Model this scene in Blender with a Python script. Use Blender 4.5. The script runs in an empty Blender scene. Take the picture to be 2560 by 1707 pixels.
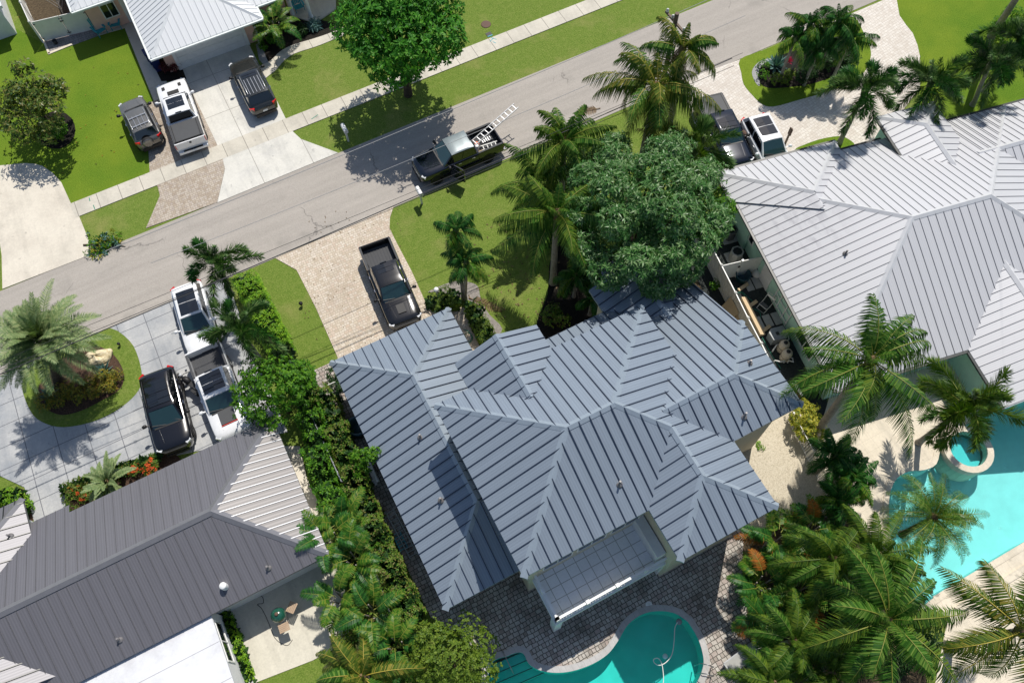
import bpy, bmesh, math, random
from mathutils import Vector, Matrix
random.seed(7)
R = math.radians
sc = bpy.context.scene
C = sc.collection

# ------------------------------------------------------------------ camera
# World axes: X along the street, Y across it, Z up; the drone hovers over the origin.
CAM_H = 42.0
PITCH, ROLL, YAW = 0.455557, -0.040484, -0.444646      # tilt from straight down, roll, heading
FOC = 2012.0                                           # focal length for a 2560 px wide frame
cp, sp = math.cos(PITCH), math.sin(PITCH)
_r, _u, _f = Vector((1, 0, 0)), Vector((0, cp, sp)), Vector((0, sp, -cp))
_r2 = math.cos(ROLL) * _r + math.sin(ROLL) * _u
_u2 = -math.sin(ROLL) * _r + math.cos(ROLL) * _u
_Z = Matrix.Rotation(YAW, 3, 'Z')
CR, CU, CF = _Z @ _r2, _Z @ _u2, _Z @ _f
cam = bpy.data.cameras.new('camera')
camo = bpy.data.objects.new('camera', cam); C.objects.link(camo)
m3 = Matrix((CR, CU, -CF)).transposed()
camo.matrix_world = Matrix.Translation((0, 0, CAM_H)) @ m3.to_4x4()
cam.sensor_width = 36.0
cam.lens = 36.0 * FOC / 2560.0
cam.clip_start, cam.clip_end = 0.5, 2000
sc.camera = camo

# ------------------------------------------------------------------ light
SUN_EL, SUN_AZ = R(59), R(46)                          # azimuth counter-clockwise from +X
SUN = Vector((math.cos(SUN_EL) * math.cos(SUN_AZ), math.cos(SUN_EL) * math.sin(SUN_AZ), math.sin(SUN_EL)))
w = bpy.data.worlds.new('World'); sc.world = w; w.use_nodes = True
nt = w.node_tree
sky = nt.nodes.new('ShaderNodeTexSky'); sky.sky_type = 'NISHITA'; sky.sun_disc = False
sky.sun_elevation = SUN_EL; sky.sun_rotation = math.pi / 2 - SUN_AZ
nt.links.new(sky.outputs[0], nt.nodes['Background'].inputs[0])
nt.nodes['Background'].inputs[1].default_value = 0.10
sl = bpy.data.lights.new('sun', 'SUN'); sl.energy = 4.6; sl.angle = R(0.5); sl.color = (1.0, 0.95, 0.87)
so = bpy.data.objects.new('sun', sl); C.objects.link(so)
so.rotation_euler = SUN.to_track_quat('Z', 'Y').to_euler()
so.location = SUN * 100
sc.view_settings.view_transform = 'Standard'; sc.view_settings.look = 'None'
sc.view_settings.exposure = 0.0; sc.view_settings.gamma = 1.0

# ------------------------------------------------------------------ survey: plan points were read off the
# photograph (2560 wide) at a known height; at() turns such a reading into metres
def at(u, v, z=0.0):
    d = CR * ((u - 1280) / FOC) - CU * ((v - 853.5) / FOC) + CF
    t = (CAM_H - z) / -d.z
    return Vector((d.x * t, d.y * t, z))
TILES = {'a': (0, 0), 'b': (850, 0), 'c': (1700, 0), 'd': (0, 570), 'e': (850, 570), 'f': (1700, 570),
         'g': (0, 1137), 'h': (850, 1137), 'i': (1700, 1137), 'F': None}
TS = 2352 / 860.0
def P(t, x, y, z=0.0):
    if t == 'F': return at(x, y, z)
    o = TILES[t]; return at(o[0] + x / TS, o[1] + y / TS, z)
def PL(s, z=0.0):
    """'a 1 2, 3 4, b 5 6' -> list of points; the sheet letter holds until the next one"""
    out, t = [], 'F'
    for tok in s.split(','):
        q = tok.split()
        if len(q) == 3: t = q.pop(0)
        out.append(P(t, float(q[0]), float(q[1]), z))
    return out

# ------------------------------------------------------------------ materials
MATS = {}
def ND(nt, typ, **kw):
    n = nt.nodes.new(typ)
    for k, v in kw.items(): setattr(n, k, v)
    return n
def newmat(name):
    m = bpy.data.materials.new(name); m.use_nodes = True; MATS[name] = m
    return m, m.node_tree, m.node_tree.nodes['Principled BSDF']
def setp(b, rough=None, metal=None, spec=None, coat=None):
    if rough is not None: b.inputs['Roughness'].default_value = rough
    if metal is not None: b.inputs['Metallic'].default_value = metal
    if spec is not None: b.inputs['Specular IOR Level'].default_value = spec
    if coat is not None: b.inputs['Coat Weight'].default_value = coat; b.inputs['Coat Roughness'].default_value = 0.04
def coordsock(nt, scale=1.0, rotz=0.0, space='pos'):
    if space == 'pos': s = ND(nt, 'ShaderNodeNewGeometry').outputs['Position']
    elif space == 'uv': s = ND(nt, 'ShaderNodeTexCoord').outputs['UV']
    else: s = ND(nt, 'ShaderNodeTexCoord').outputs['Object']
    mp = ND(nt, 'ShaderNodeMapping'); mp.inputs['Scale'].default_value = (scale,) * 3 if not isinstance(scale, tuple) else scale
    mp.inputs['Rotation'].default_value[2] = rotz
    nt.links.new(s, mp.inputs[0]); return mp.outputs[0]
def noise(nt, vec, scale, detail=3, rough=0.6):
    n = ND(nt, 'ShaderNodeTexNoise'); n.inputs['Scale'].default_value = scale
    n.inputs['Detail'].default_value = detail; n.inputs['Roughness'].default_value = rough
    nt.links.new(vec, n.inputs['Vector']); return n.outputs['Fac']
def ramp(nt, fac, stops):
    r = ND(nt, 'ShaderNodeValToRGB'); e = r.color_ramp.elements
    while len(e) < len(stops): e.new(0.5)
    for x, (p, c) in zip(e, stops): x.position = p; x.color = (*c, 1) if len(c) == 3 else c
    nt.links.new(fac, r.inputs[0]); return r.outputs[0]
def mixc(nt, fac, a, b, blend='MIX'):
    m = ND(nt, 'ShaderNodeMix', data_type='RGBA', blend_type=blend)
    for s, v in ((m.inputs[0], fac), (m.inputs[6], a), (m.inputs[7], b)):
        if hasattr(v, 'links'): nt.links.new(v, s)
        else: s.default_value = v if not isinstance(v, tuple) else (*v, 1)
    return m.outputs[2]
def bump(nt, b, h, strength=0.4, dist=0.02):
    n = ND(nt, 'ShaderNodeBump'); n.inputs['Strength'].default_value = strength; n.inputs['Distance'].default_value = dist
    nt.links.new(h, n.inputs['Height']); nt.links.new(n.outputs[0], b.inputs['Normal'])
def plain(name, col, rough=0.5, metal=0.0, spec=0.5, coat=0.0, var=0.06, vs=3.0):
    m, nt, b = newmat(name); setp(b, rough, metal, spec, coat)
    f = noise(nt, coordsock(nt, space='obj'), vs, 2)
    c = mixc(nt, f, tuple(max(0, x * (1 - 2 * var)) for x in col), tuple(min(1, x * (1 + 2 * var)) for x in col))
    nt.links.new(c, b.inputs['Base Color']); return m
def leafmat(name, cols, rough=0.5, trans=0.3, spec=0.22):
    """leaf colours vary from leaf to leaf; some light passes through the blade"""
    m, nt, b = newmat(name); setp(b, rough, 0, spec)
    g = ND(nt, 'ShaderNodeNewGeometry')
    n = len(cols)
    c = ramp(nt, g.outputs['Random Per Island'], [((i + .5) / n if n > 1 else 0, x) for i, x in enumerate(cols)])
    nt.links.new(c, b.inputs['Base Color'])
    t = ND(nt, 'ShaderNodeBsdfTranslucent'); mx = ND(nt, 'ShaderNodeMixShader'); mx.inputs[0].default_value = trans
    c2 = mixc(nt, 1.0, c, (0.80, 1.0, 0.30), 'MULTIPLY'); nt.links.new(c2, t.inputs[0])
    out = nt.nodes['Material Output']
    nt.links.new(b.outputs[0], mx.inputs[1]); nt.links.new(t.outputs[0], mx.inputs[2]); nt.links.new(mx.outputs[0], out.inputs[0])
    return m

# ground
m, nt, b = newmat('grass'); setp(b, 0.9, 0, 0.1)
v = coordsock(nt)
n1 = noise(nt, v, 0.35, 4, .6); n2 = noise(nt, v, 3.0, 4, .7); n3 = noise(nt, v, 11.0, 3, .8)
c1 = ramp(nt, n3, [(.30, (.050, .095, .012)), (.50, (.140, .205, .034)), (.70, (.27, .320, .085))])
c2 = ramp(nt, n2, [(.30, (.090, .165, .020)), (.55, (.155, .220, .038)), (.78, (.27, .285, .095))])
cc = mixc(nt, 0.45, c1, c2)
dry = ramp(nt, n1, [(.53, (0, 0, 0)), (.76, (.7, .7, .7))])
cc = mixc(nt, dry, cc, mixc(nt, n3, (.17, .19, .045), (.38, .34, .14)))
nt.links.new(cc, b.inputs['Base Color']); bump(nt, b, n3, 0.9, 0.06)

m, nt, b = newmat('tended_grass'); setp(b, 0.9, 0, 0.1)      # the darker, evenly mown lawns
v = coordsock(nt)
n1 = noise(nt, v, 0.22, 3, .6); n2 = noise(nt, v, 2.0, 4, .7); n3 = noise(nt, v, 13.0, 3, .8)
c1 = ramp(nt, n3, [(.32, (.040, .090, .008)), (.5, (.100, .185, .015)), (.70, (.175, .255, .034))])
c2 = ramp(nt, n1, [(.35, (.100, .190, .014)), (.65, (.215, .275, .024))])
nt.links.new(mixc(nt, mixc(nt, n2, (.3, .3, .3), (.65, .65, .65)), c1, c2), b.inputs['Base Color']); bump(nt, b, n3, 0.8, 0.05)

m, nt, b = newmat('asphalt'); setp(b, 0.9, 0, 0.25)
v = coordsock(nt); vs = coordsock(nt, (0.12, 1.4, 1))
n1 = noise(nt, vs, 1.0, 5, .65); n2 = noise(nt, v, 14, 3, .8); n3 = noise(nt, v, .5, 4, .6)
c = ramp(nt, n1, [(.3, (.31, .285, .255)), (.7, (.42, .385, .345))])
c = mixc(nt, .35, c, ramp(nt, n2, [(.3, (.22, .20, .18)), (.7, (.50, .46, .41))]))
c = mixc(nt, ramp(nt, n3, [(.58, (0, 0, 0)), (.75, (.55, .55, .55))]), c, (.25, .235, .21))
vo = ND(nt, 'ShaderNodeTexVoronoi', feature='DISTANCE_TO_EDGE'); vo.inputs['Scale'].default_value = .16
wv = ND(nt, 'ShaderNodeVectorMath', operation='ADD'); nz = ND(nt, 'ShaderNodeTexNoise'); nz.inputs['Scale'].default_value = 1.2; nz.inputs['Detail'].default_value = 4
nt.links.new(v, nz.inputs['Vector']); nt.links.new(v, wv.inputs[0]); nt.links.new(nz.outputs['Color'], wv.inputs[1]); nt.links.new(wv.outputs[0], vo.inputs['Vector'])
crk = ramp(nt, vo.outputs['Distance'], [(0.0, (.7, .7, .7)), (.006, (0, 0, 0))])
crk = mixc(nt, 1.0, crk, ramp(nt, noise(nt, v, .25, 2), [(.52, (0, 0, 0)), (.6, (1, 1, 1))]), 'MULTIPLY')
c = mixc(nt, crk, c, (.10, .095, .09))
nt.links.new(c, b.inputs['Base Color']); bump(nt, b, n2, .3, .01)

def slabs(name, lo, hi, joint, bw, bh, mortar, stain=(.3, .28, .24), rot=0.0, off=0.0, stain_amt=.5, rough=.85, big=.6):
    m, nt, b = newmat(name); setp(b, rough, 0, .25)
    v = coordsock(nt); vb = coordsock(nt, 1.0, rot)
    n1 = noise(nt, v, big, 5, .65); n2 = noise(nt, v, 9, 3, .75)
    c = ramp(nt, n1, [(.3, lo), (.7, hi)])
    c = mixc(nt, .25, c, ramp(nt, n2, [(.25, tuple(x * .6 for x in lo)), (.75, tuple(min(1, x * 1.15) for x in hi))]))
    st = ramp(nt, noise(nt, v, .33, 4, .7), [(.52, (0, 0, 0)), (.8, (stain_amt,) * 3)])
    c = mixc(nt, st, c, stain)
    sk = ramp(nt, noise(nt, coordsock(nt, (1.1, .14, 1)), 1.0, 5, .65), [(.50, (0, 0, 0)), (.72, (stain_amt * .6,) * 3)])
    c = mixc(nt, sk, c, tuple(x * .75 for x in stain))
    sp = ramp(nt, noise(nt, v, 2.3, 2, .5), [(.68, (0, 0, 0)), (.76, (stain_amt * .7,) * 3)])
    c = mixc(nt, sp, c, tuple(x * .6 for x in stain))
    br = ND(nt, 'ShaderNodeTexBrick', offset=off); br.inputs['Scale'].default_value = 1
    br.inputs['Brick Width'].default_value = bw; br.inputs['Row Height'].default_value = bh; br.inputs['Mortar Size'].default_value = mortar
    nt.links.new(vb, br.inputs['Vector'])
    c = mixc(nt, br.outputs['Fac'], c, joint)
    nt.links.new(c, b.inputs['Base Color']); bump(nt, b, n2, .2, .01); return m
slabs('concrete', (.56, .51, .43), (.70, .65, .55), (.27, .25, .22), 60, 60, 0.0)
slabs('sidewalk_concrete', (.50, .47, .40), (.64, .60, .51), (.24, .22, .19), 1.42, 6.0, .022)
slabs('driveway_concrete', (.55, .54, .49), (.70, .68, .62), (.3, .28, .25), 3.4, 3.6, .02, stain=(.33, .33, .33), stain_amt=.6)
slabs('stamped_concrete', (.30, .315, .335), (.50, .50, .49), (.16, .165, .18), 1.62, 1.3, .024, stain=(.24, .27, .31), stain_amt=.8, rough=.7)
slabs('patio_concrete', (.56, .53, .44), (.68, .64, .54), (.4, .38, .33), 40, 40, 0)
slabs('travertine', (.62, .55, .43), (.78, .70, .57), (.5, .44, .35), .6, .6, .006)
slabs('coping_stone', (.42, .41, .40), (.52, .51, .50), (.3, .3, .3), .3, 9, .006)

def pavers(name, cols, joint, bw, bh, mortar, rot=0.0, grime=(.1, .09, .07), grime_amt=.5, gscale=.3):
    m, nt, b = newmat(name); setp(b, .85, 0, .25)
    v = coordsock(nt); vb = coordsock(nt, 1.0, rot)
    br = ND(nt, 'ShaderNodeTexBrick', offset=.5); br.inputs['Scale'].default_value = 1
    br.inputs['Brick Width'].default_value = bw; br.inputs['Row Height'].default_value = bh; br.inputs['Mortar Size'].default_value = mortar
    br.inputs['Mortar Smooth'].default_value = .3
    br.inputs['Color1'].default_value = (0, 0, 0, 1); br.inputs['Color2'].default_value = (1, 1, 1, 1); br.inputs['Mortar'].default_value = (.5, .5, .5, 1)
    br.squash = .62; br.squash_frequency = 2; br.offset = .41
    dn = ND(nt, 'ShaderNodeTexNoise'); dn.inputs['Scale'].default_value = 2.6; dn.inputs['Detail'].default_value = 3; nt.links.new(v, dn.inputs['Vector'])
    ds = ND(nt, 'ShaderNodeVectorMath', operation='SCALE'); ds.inputs['Scale'].default_value = .10; nt.links.new(dn.outputs['Color'], ds.inputs[0])
    da = ND(nt, 'ShaderNodeVectorMath', operation='ADD'); nt.links.new(vb, da.inputs[0]); nt.links.new(ds.outputs[0], da.inputs[1])
    nt.links.new(da.outputs[0], br.inputs['Vector'])
    n = len(cols)
    c = ramp(nt, br.outputs['Color'], [(i / (n - 1), x) for i, x in enumerate(cols)])
    n2 = noise(nt, v, 7, 3, .7)
    c = mixc(nt, .3, c, ramp(nt, n2, [(.25, tuple(x * .55 for x in cols[0])), (.75, cols[-1])]))
    c = mixc(nt, br.outputs['Fac'], c, joint)
    g = ramp(nt, noise(nt, v, gscale, 5, .7), [(.48, (0, 0, 0)), (.75, (grime_amt,) * 3)])
    c = mixc(nt, g, c, grime)
    nt.links.new(c, b.inputs['Base Color']); bump(nt, b, br.outputs['Fac'], -.4, .01); return m
pavers('cream_pavers', [(.50, .42, .32), (.62, .55, .44), (.70, .64, .55), (.58, .46, .36)], (.36, .31, .24), .24, .17, .014, grime=(.30, .24, .19), grime_amt=.45)
pavers('tan_pavers', [(.36, .29, .22), (.47, .40, .31), (.56, .50, .42), (.42, .36, .31)], (.25, .21, .17), .24, .16, .013, grime=(.26, .22, .19), grime_amt=.4)
pavers('pale_pavers', [(.60, .54, .47), (.68, .63, .56), (.73, .69, .63)], (.44, .39, .33), .30, .20, .012, rot=R(-10.4), grime=(.42, .37, .32), grime_amt=.4)
pavers('weathered_pavers', [(.26, .21, .18), (.46, .42, .37), (.56, .53, .48), (.36, .27, .24), (.60, .57, .51)], (.085, .078, .066), .30, .22, .020, grime=(.06, .054, .042), grime_amt=.85, gscale=.5)
pavers('grey_pavers', [(.22, .21, .21), (.36, .34, .33), (.30, .25, .25)], (.12, .12, .12), .3, .22, .015)

def mottled(name, stops, scale, detail=4, rough=.9, bs=.4, bd=.03):
    m, nt, b = newmat(name); setp(b, rough, 0, .2)
    v = coordsock(nt); n1 = noise(nt, v, scale, detail, .75)
    nt.links.new(ramp(nt, n1, stops), b.inputs['Base Color']); bump(nt, b, n1, bs, bd); return m
mottled('mulch', [(.3, (.020, .013, .009)), (.55, (.085, .050, .034)), (.75, (.17, .105, .075))], 14)
mottled('dark_mulch_and_shade', [(.3, (.006, .006, .005)), (.6, (.022, .018, .014)), (.8, (.05, .04, .03))], 12)
mottled('gravel_bed', [(.25, (.20, .17, .12)), (.45, (.52, .46, .35)), (.75, (.70, .64, .52))], 16, bs=.7)
mottled('grey_gravel', [(.3, (.14, .14, .14)), (.6, (.42, .42, .42)), (.75, (.65, .65, .65))], 18, bs=.7)
mottled('soil', [(.3, (.03, .022, .014)), (.6, (.10, .075, .045)), (.8, (.17, .13, .08))], 8)
mottled('path_grit', [(.3, (.16, .145, .13)), (.6, (.30, .275, .25)), (.8, (.42, .39, .36))], 9)
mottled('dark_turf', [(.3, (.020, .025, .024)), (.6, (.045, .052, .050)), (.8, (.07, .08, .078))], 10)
mottled('limestone', [(.3, (.38, .29, .15)), (.5, (.66, .56, .36)), (.75, (.80, .74, .58))], 5, bs=.8, bd=.08)

# roofs: fine pressed ribs run up the slope (UV metres)
def roofmat(name, col, rough=.45, metal=.25, stripe=.10, streak=(.8, 1.1), period=.125):
    m, nt, b = newmat(name); setp(b, rough, metal, .5)
    uv = ND(nt, 'ShaderNodeTexCoord').outputs['UV']
    wv = ND(nt, 'ShaderNodeTexWave', wave_type='BANDS', bands_direction='X'); wv.inputs['Scale'].default_value = 0.314159 / period * .5 * 2
    nt.links.new(uv, wv.inputs['Vector'])
    mp = ND(nt, 'ShaderNodeMapping'); mp.inputs['Scale'].default_value = (3.0, .22, 1); nt.links.new(uv, mp.inputs[0])
    st = noise(nt, mp.outputs[0], 1.0, 4, .7)
    c = mixc(nt, st, tuple(x * streak[0] for x in col), tuple(x * streak[1] for x in col))
    c = mixc(nt, mixc(nt, wv.outputs['Fac'], (0, 0, 0), (stripe,) * 3), c, tuple(x * .45 for x in col))
    nt.links.new(c, b.inputs['Base Color']); bump(nt, b, wv.outputs['Fac'], .12, .01); return m
roofmat('slate_blue_metal', (.240, .290, .352), .42, .15, .20, (.80, 1.12))
plain('slate_blue_trim', (.285, .34, .40), .4, .15)
plain('seam_shade_blue', (.035, .05, .085), .5, .1)  # darker than the panels: the ribs' shadow lines put into their colour
roofmat('charcoal_metal', (.175, .172, .190), .45, .2, .25)
plain('charcoal_trim', (.20, .20, .215), .35, .3)
plain('seam_charcoal', (.12, .12, .13), .45, .2)
roofmat('corrugated_sheet', (.27, .255, .25), .5, .2, .6, period=.2)
roofmat('pale_grey_metal', (.56, .565, .585), .45, .1, .12, (.93, 1.05))
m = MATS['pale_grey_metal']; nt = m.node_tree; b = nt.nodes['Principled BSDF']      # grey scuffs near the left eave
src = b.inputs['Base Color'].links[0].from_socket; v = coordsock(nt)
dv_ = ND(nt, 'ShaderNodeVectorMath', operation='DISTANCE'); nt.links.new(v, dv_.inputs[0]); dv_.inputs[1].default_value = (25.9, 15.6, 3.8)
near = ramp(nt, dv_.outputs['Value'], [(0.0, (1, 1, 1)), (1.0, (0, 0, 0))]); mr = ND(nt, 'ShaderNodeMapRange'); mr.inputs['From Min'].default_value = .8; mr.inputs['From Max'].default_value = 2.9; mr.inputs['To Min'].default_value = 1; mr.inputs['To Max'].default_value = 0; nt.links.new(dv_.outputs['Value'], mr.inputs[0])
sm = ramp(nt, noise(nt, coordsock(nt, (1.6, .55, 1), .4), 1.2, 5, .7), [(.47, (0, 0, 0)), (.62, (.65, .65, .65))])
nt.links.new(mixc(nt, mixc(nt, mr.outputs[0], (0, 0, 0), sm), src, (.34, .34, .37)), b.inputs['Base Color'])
plain('pale_grey_trim', (.60, .605, .62), .4, .1)
plain('seam_grey', (.28, .28, .30), .45, .1)
roofmat('white_metal', (.68, .70, .715), .45, .05, .08, (.95, 1.04))
plain('white_trim', (.72, .74, .75), .4, 0)
plain('seam_white', (.50, .52, .54), .5, 0)
mottled('flat_roof_coat', [(.25, (.50, .50, .52)), (.5, (.66, .67, .69)), (.8, (.74, .75, .77))], .5, 6, .7, .1, .01)
slabs('deck_tile', (.88, .88, .88), (.92, .92, .92), (.42, .41, .39), .55, .55, .018, stain=(.84, .86, .88), rough=.18)
plain('cream_stucco', (.60, .54, .42), .9); plain('white_stucco', (.72, .73, .74), .9); plain('pink_stucco', (.80, .50, .40), .9)
plain('mint_stucco', (.46, .72, .60), .85); plain('white_vinyl', (.74, .74, .70), .45); plain('white_paint', (.80, .80, .79), .4)
plain('gutter_black', (.02, .025, .025), .4); plain('gutter_white', (.72, .76, .74), .4)
plain('dark_glass', (.012, .018, .024), .06, 0, .8); plain('tinted_glass', (.006, .008, .010), .04, 0, .9, .6)
plain('windshield_glass', (.018, .050, .055), .05, 0, .8, .5)
plain('tyre_rubber', (.012, .012, .013), .8); plain('rim_metal', (.35, .36, .37), .3, .8); plain('dark_rim', (.04, .04, .042), .4, .5)
plain('black_plastic', (.012, .012, .013), .55); plain('grey_plastic', (.10, .10, .105), .6); plain('chrome', (.6, .6, .62), .15, 1.0)
plain('tail_red', (.55, .012, .010), .15, 0, .6, .6); plain('lamp_clear', (.62, .64, .66), .1, 0, .7, .7); plain('amber_lamp', (.75, .30, .02), .2)
plain('plate', (.70, .72, .72), .4); plain('steel', (.30, .31, .32), .3, .8); plain('aluminium', (.55, .56, .57), .3, .7)
plain('paint_white', (.78, .79, .80), .2, 0, .5, 1.0); plain('paint_black', (.006, .006, .008), .18, .1, .5, 1.0)
plain('paint_black_blue', (.008, .012, .022), .16, .3, .5, 1.0); plain('paint_sky_sheen', (.19, .23, .245), .35, .2, .5, .3); plain('paint_grey', (.19, .185, .17), .28, .5, .5, .8)
plain('paint_black_suv', (.030, .033, .032), .22, .3, .5, 1.0); plain('paint_bronze_black', (.012, .012, .013), .2, .3, .5, 1.0)
plain('tonneau_vinyl', (.055, .058, .062), .65); plain('bed_liner', (.055, .057, .062), .75); plain('hood_decal_red', (.65, .06, .04), .4)
plain('teal_paint', (.02, .30, .36), .5); plain('wood_slat', (.42, .30, .20), .7); plain('raw_timber', (.62, .47, .29), .75); plain('green_enamel', (.012, .085, .055), .22, 0, .5, .8)
plain('blue_bin', (.012, .025, .13), .5); plain('dark_teal_tub', (.006, .055, .075), .4); plain('hose_green', (.02, .22, .14), .5); plain('cable_grey', (.30, .30, .30), .6)
plain('cable_black', (.03, .03, .032), .6); plain('pipe_white', (.75, .74, .70), .4); plain('terracotta', (.30, .10, .05), .8); plain('rust_iron', (.12, .07, .05), .8)
plain('ac_grey', (.34, .34, .32), .6); plain('tank_beige', (.58, .50, .38), .5); plain('pump_grey', (.26, .28, .29), .45); plain('orange_plastic', (.6, .12, .02), .5)
plain('cardboard', (.56, .44, .28), .85); plain('pink_metal', (.5, .25, .22), .5); plain('concrete_block', (.40, .40, .38), .9); plain('wood_pole', (.16, .12, .09), .9); plain('brown_door', (.10, .05, .03), .6)
plain('vent_lead', (.22, .21, .21), .5, .3); plain('vent_cap', (.45, .42, .40), .4, .5)
plain('pool_plaster', (.11, .60, .56), .8, var=.10, vs=.8); plain('pool_plaster_bright', (.50, .72, .70), .8, var=.07, vs=1.2); plain('step_tile', (.02, .10, .10), .5)

# pool water: tinted, clear, rippled
def water(name, tint, rs, bs):
    m, nt, b = newmat(name); nt.nodes.remove(b)
    v = coordsock(nt); n = noise(nt, v, rs, 3, .6)
    bp = ND(nt, 'ShaderNodeBump'); bp.inputs['Strength'].default_value = bs; bp.inputs['Distance'].default_value = .05
    nt.links.new(n, bp.inputs['Height'])
    t = ND(nt, 'ShaderNodeBsdfTransparent'); t.inputs[0].default_value = (*tint, 1)
    g = ND(nt, 'ShaderNodeBsdfGlossy'); g.inputs['Roughness'].default_value = .03; nt.links.new(bp.outputs[0], g.inputs['Normal'])
    fr = ND(nt, 'ShaderNodeFresnel'); fr.inputs[0].default_value = 1.33; nt.links.new(bp.outputs[0], fr.inputs['Normal'])
    mx = ND(nt, 'ShaderNodeMixShader'); nt.links.new(fr.outputs[0], mx.inputs[0]); nt.links.new(t.outputs[0], mx.inputs[1]); nt.links.new(g.outputs[0], mx.inputs[2])
    nt.links.new(mx.outputs[0], nt.nodes['Material Output'].inputs[0])
water('pool_water', (.50, .93, .90), 3.0, .5)
water('clear_pool_water', (.60, .93, .94), 4.0, 1.0)

# foliage
leafmat('leaf_mango', [(.035, .12, .022), (.06, .18, .036), (.10, .24, .060), (.22, .34, .14)], .38, .30, .4)  # palest tone paints the highlights of glossy leaves into the colour
leafmat('leaf_bright', [(.045, .155, .010), (.085, .235, .012), (.15, .32, .018), (.04, .13, .010)], .5, .35)
leafmat('leaf_poinciana', [(.030, .150, .012), (.045, .20, .016), (.08, .28, .022), (.12, .33, .03)], .5, .35)
leafmat('leaf_magnolia', [(.035, .075, .014), (.060, .115, .018), (.09, .145, .022), (.13, .165, .03), (.17, .16, .04)], .35, .2)
leafmat('leaf_hedge', [(.10, .25, .012), (.18, .37, .016), (.29, .46, .024), (.13, .29, .016)], .5, .3)
leafmat('leaf_vine', [(.055, .14, .014), (.10, .20, .020), (.17, .27, .030), (.08, .11, .02), (.20, .19, .05)], .5, .3)
leafmat('leaf_olive', [(.075, .14, .014), (.13, .21, .020), (.19, .26, .028), (.09, .16, .018)], .5, .3)
leafmat('leaf_croton', [(.09, .13, .016), (.20, .21, .025), (.36, .29, .03), (.08, .10, .02), (.30, .20, .03)], .45, .3)
leafmat('leaf_yellow', [(.22, .24, .02), (.38, .36, .03), (.50, .45, .06), (.14, .20, .02)], .5, .35)
leafmat('leaf_dark', [(.012, .040, .010), (.022, .065, .014), (.035, .09, .018)], .5, .25)
leafmat('leaf_red', [(0.105, 0.019, 0.022), (0.193, 0.032, 0.036), (0.061, 0.024, 0.022)], .5, .25)
leafmat('flower_orange', [(.60, .09, .02), (.72, .16, .03), (.5, .05, .02)], .6, .3)
leafmat('flower_pink', [(.60, .03, .14), (.70, .07, .22)], .6, .3)
leafmat('leaf_bluegreen', [(0.070, 0.160, 0.153), (0.105, 0.224, 0.198), (0.158, 0.272, 0.252)], .5, .15)
leafmat('frond_coconut', [(.028, .095, .012), (.048, .140, .016), (.080, .190, .024), (.17, .27, .05)], .36, .28)
leafmat('frond_yellowing', [(.05, .10, .014), (.075, .14, .018), (.11, .17, .022), (.17, .21, .03), (.32, .27, .05), (.09, .15, .02)], .42, .3)
leafmat('frond_foxtail', [(.025, .075, .016), (.045, .12, .024), (.080, .175, .040), (.14, .22, .065)], .45, .25)
leafmat('frond_golden', [(.055, .125, .016), (.10, .185, .020), (.17, .235, .028), (.045, .11, .015)], .42, .3)
leafmat('frond_date', [(.12, .19, .07), (.17, .25, .10), (.23, .30, .13), (.29, .34, .15)], .5, .2)
leafmat('frond_areca', [(.030, .110, .012), (.055, .165, .016), (.10, .225, .022), (.19, .25, .035)], .40, .32)
leafmat('frond_christmas', [(.014, .070, .012), (.024, .105, .016), (.045, .155, .024)], .42, .22)
leafmat('frond_dead', [(.16, .10, .05), (.26, .18, .10), (.10, .06, .03)], .8, .15)
leafmat('frond_orange', [(.42, .14, .02), (.30, .10, .02), (.20, .12, .02)], .6, .3)
plain('rachis_yellow', (.22, .24, .035), .5, var=.15); plain('rachis_gold', (.40, .33, .05), .5, var=.15); plain('rachis_green', (.10, .16, .03), .5, var=.15); plain('rachis_brown', (.20, .13, .07), .8)
mottled('bark_grey', [(.3, (.20, .18, .155)), (.7, (.38, .345, .30))], 6); mottled('bark_brown', [(.3, (.04, .03, .022)), (.7, (.12, .09, .065))], 6)
plain('crownshaft', (.10, .16, .05), .45)

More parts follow.
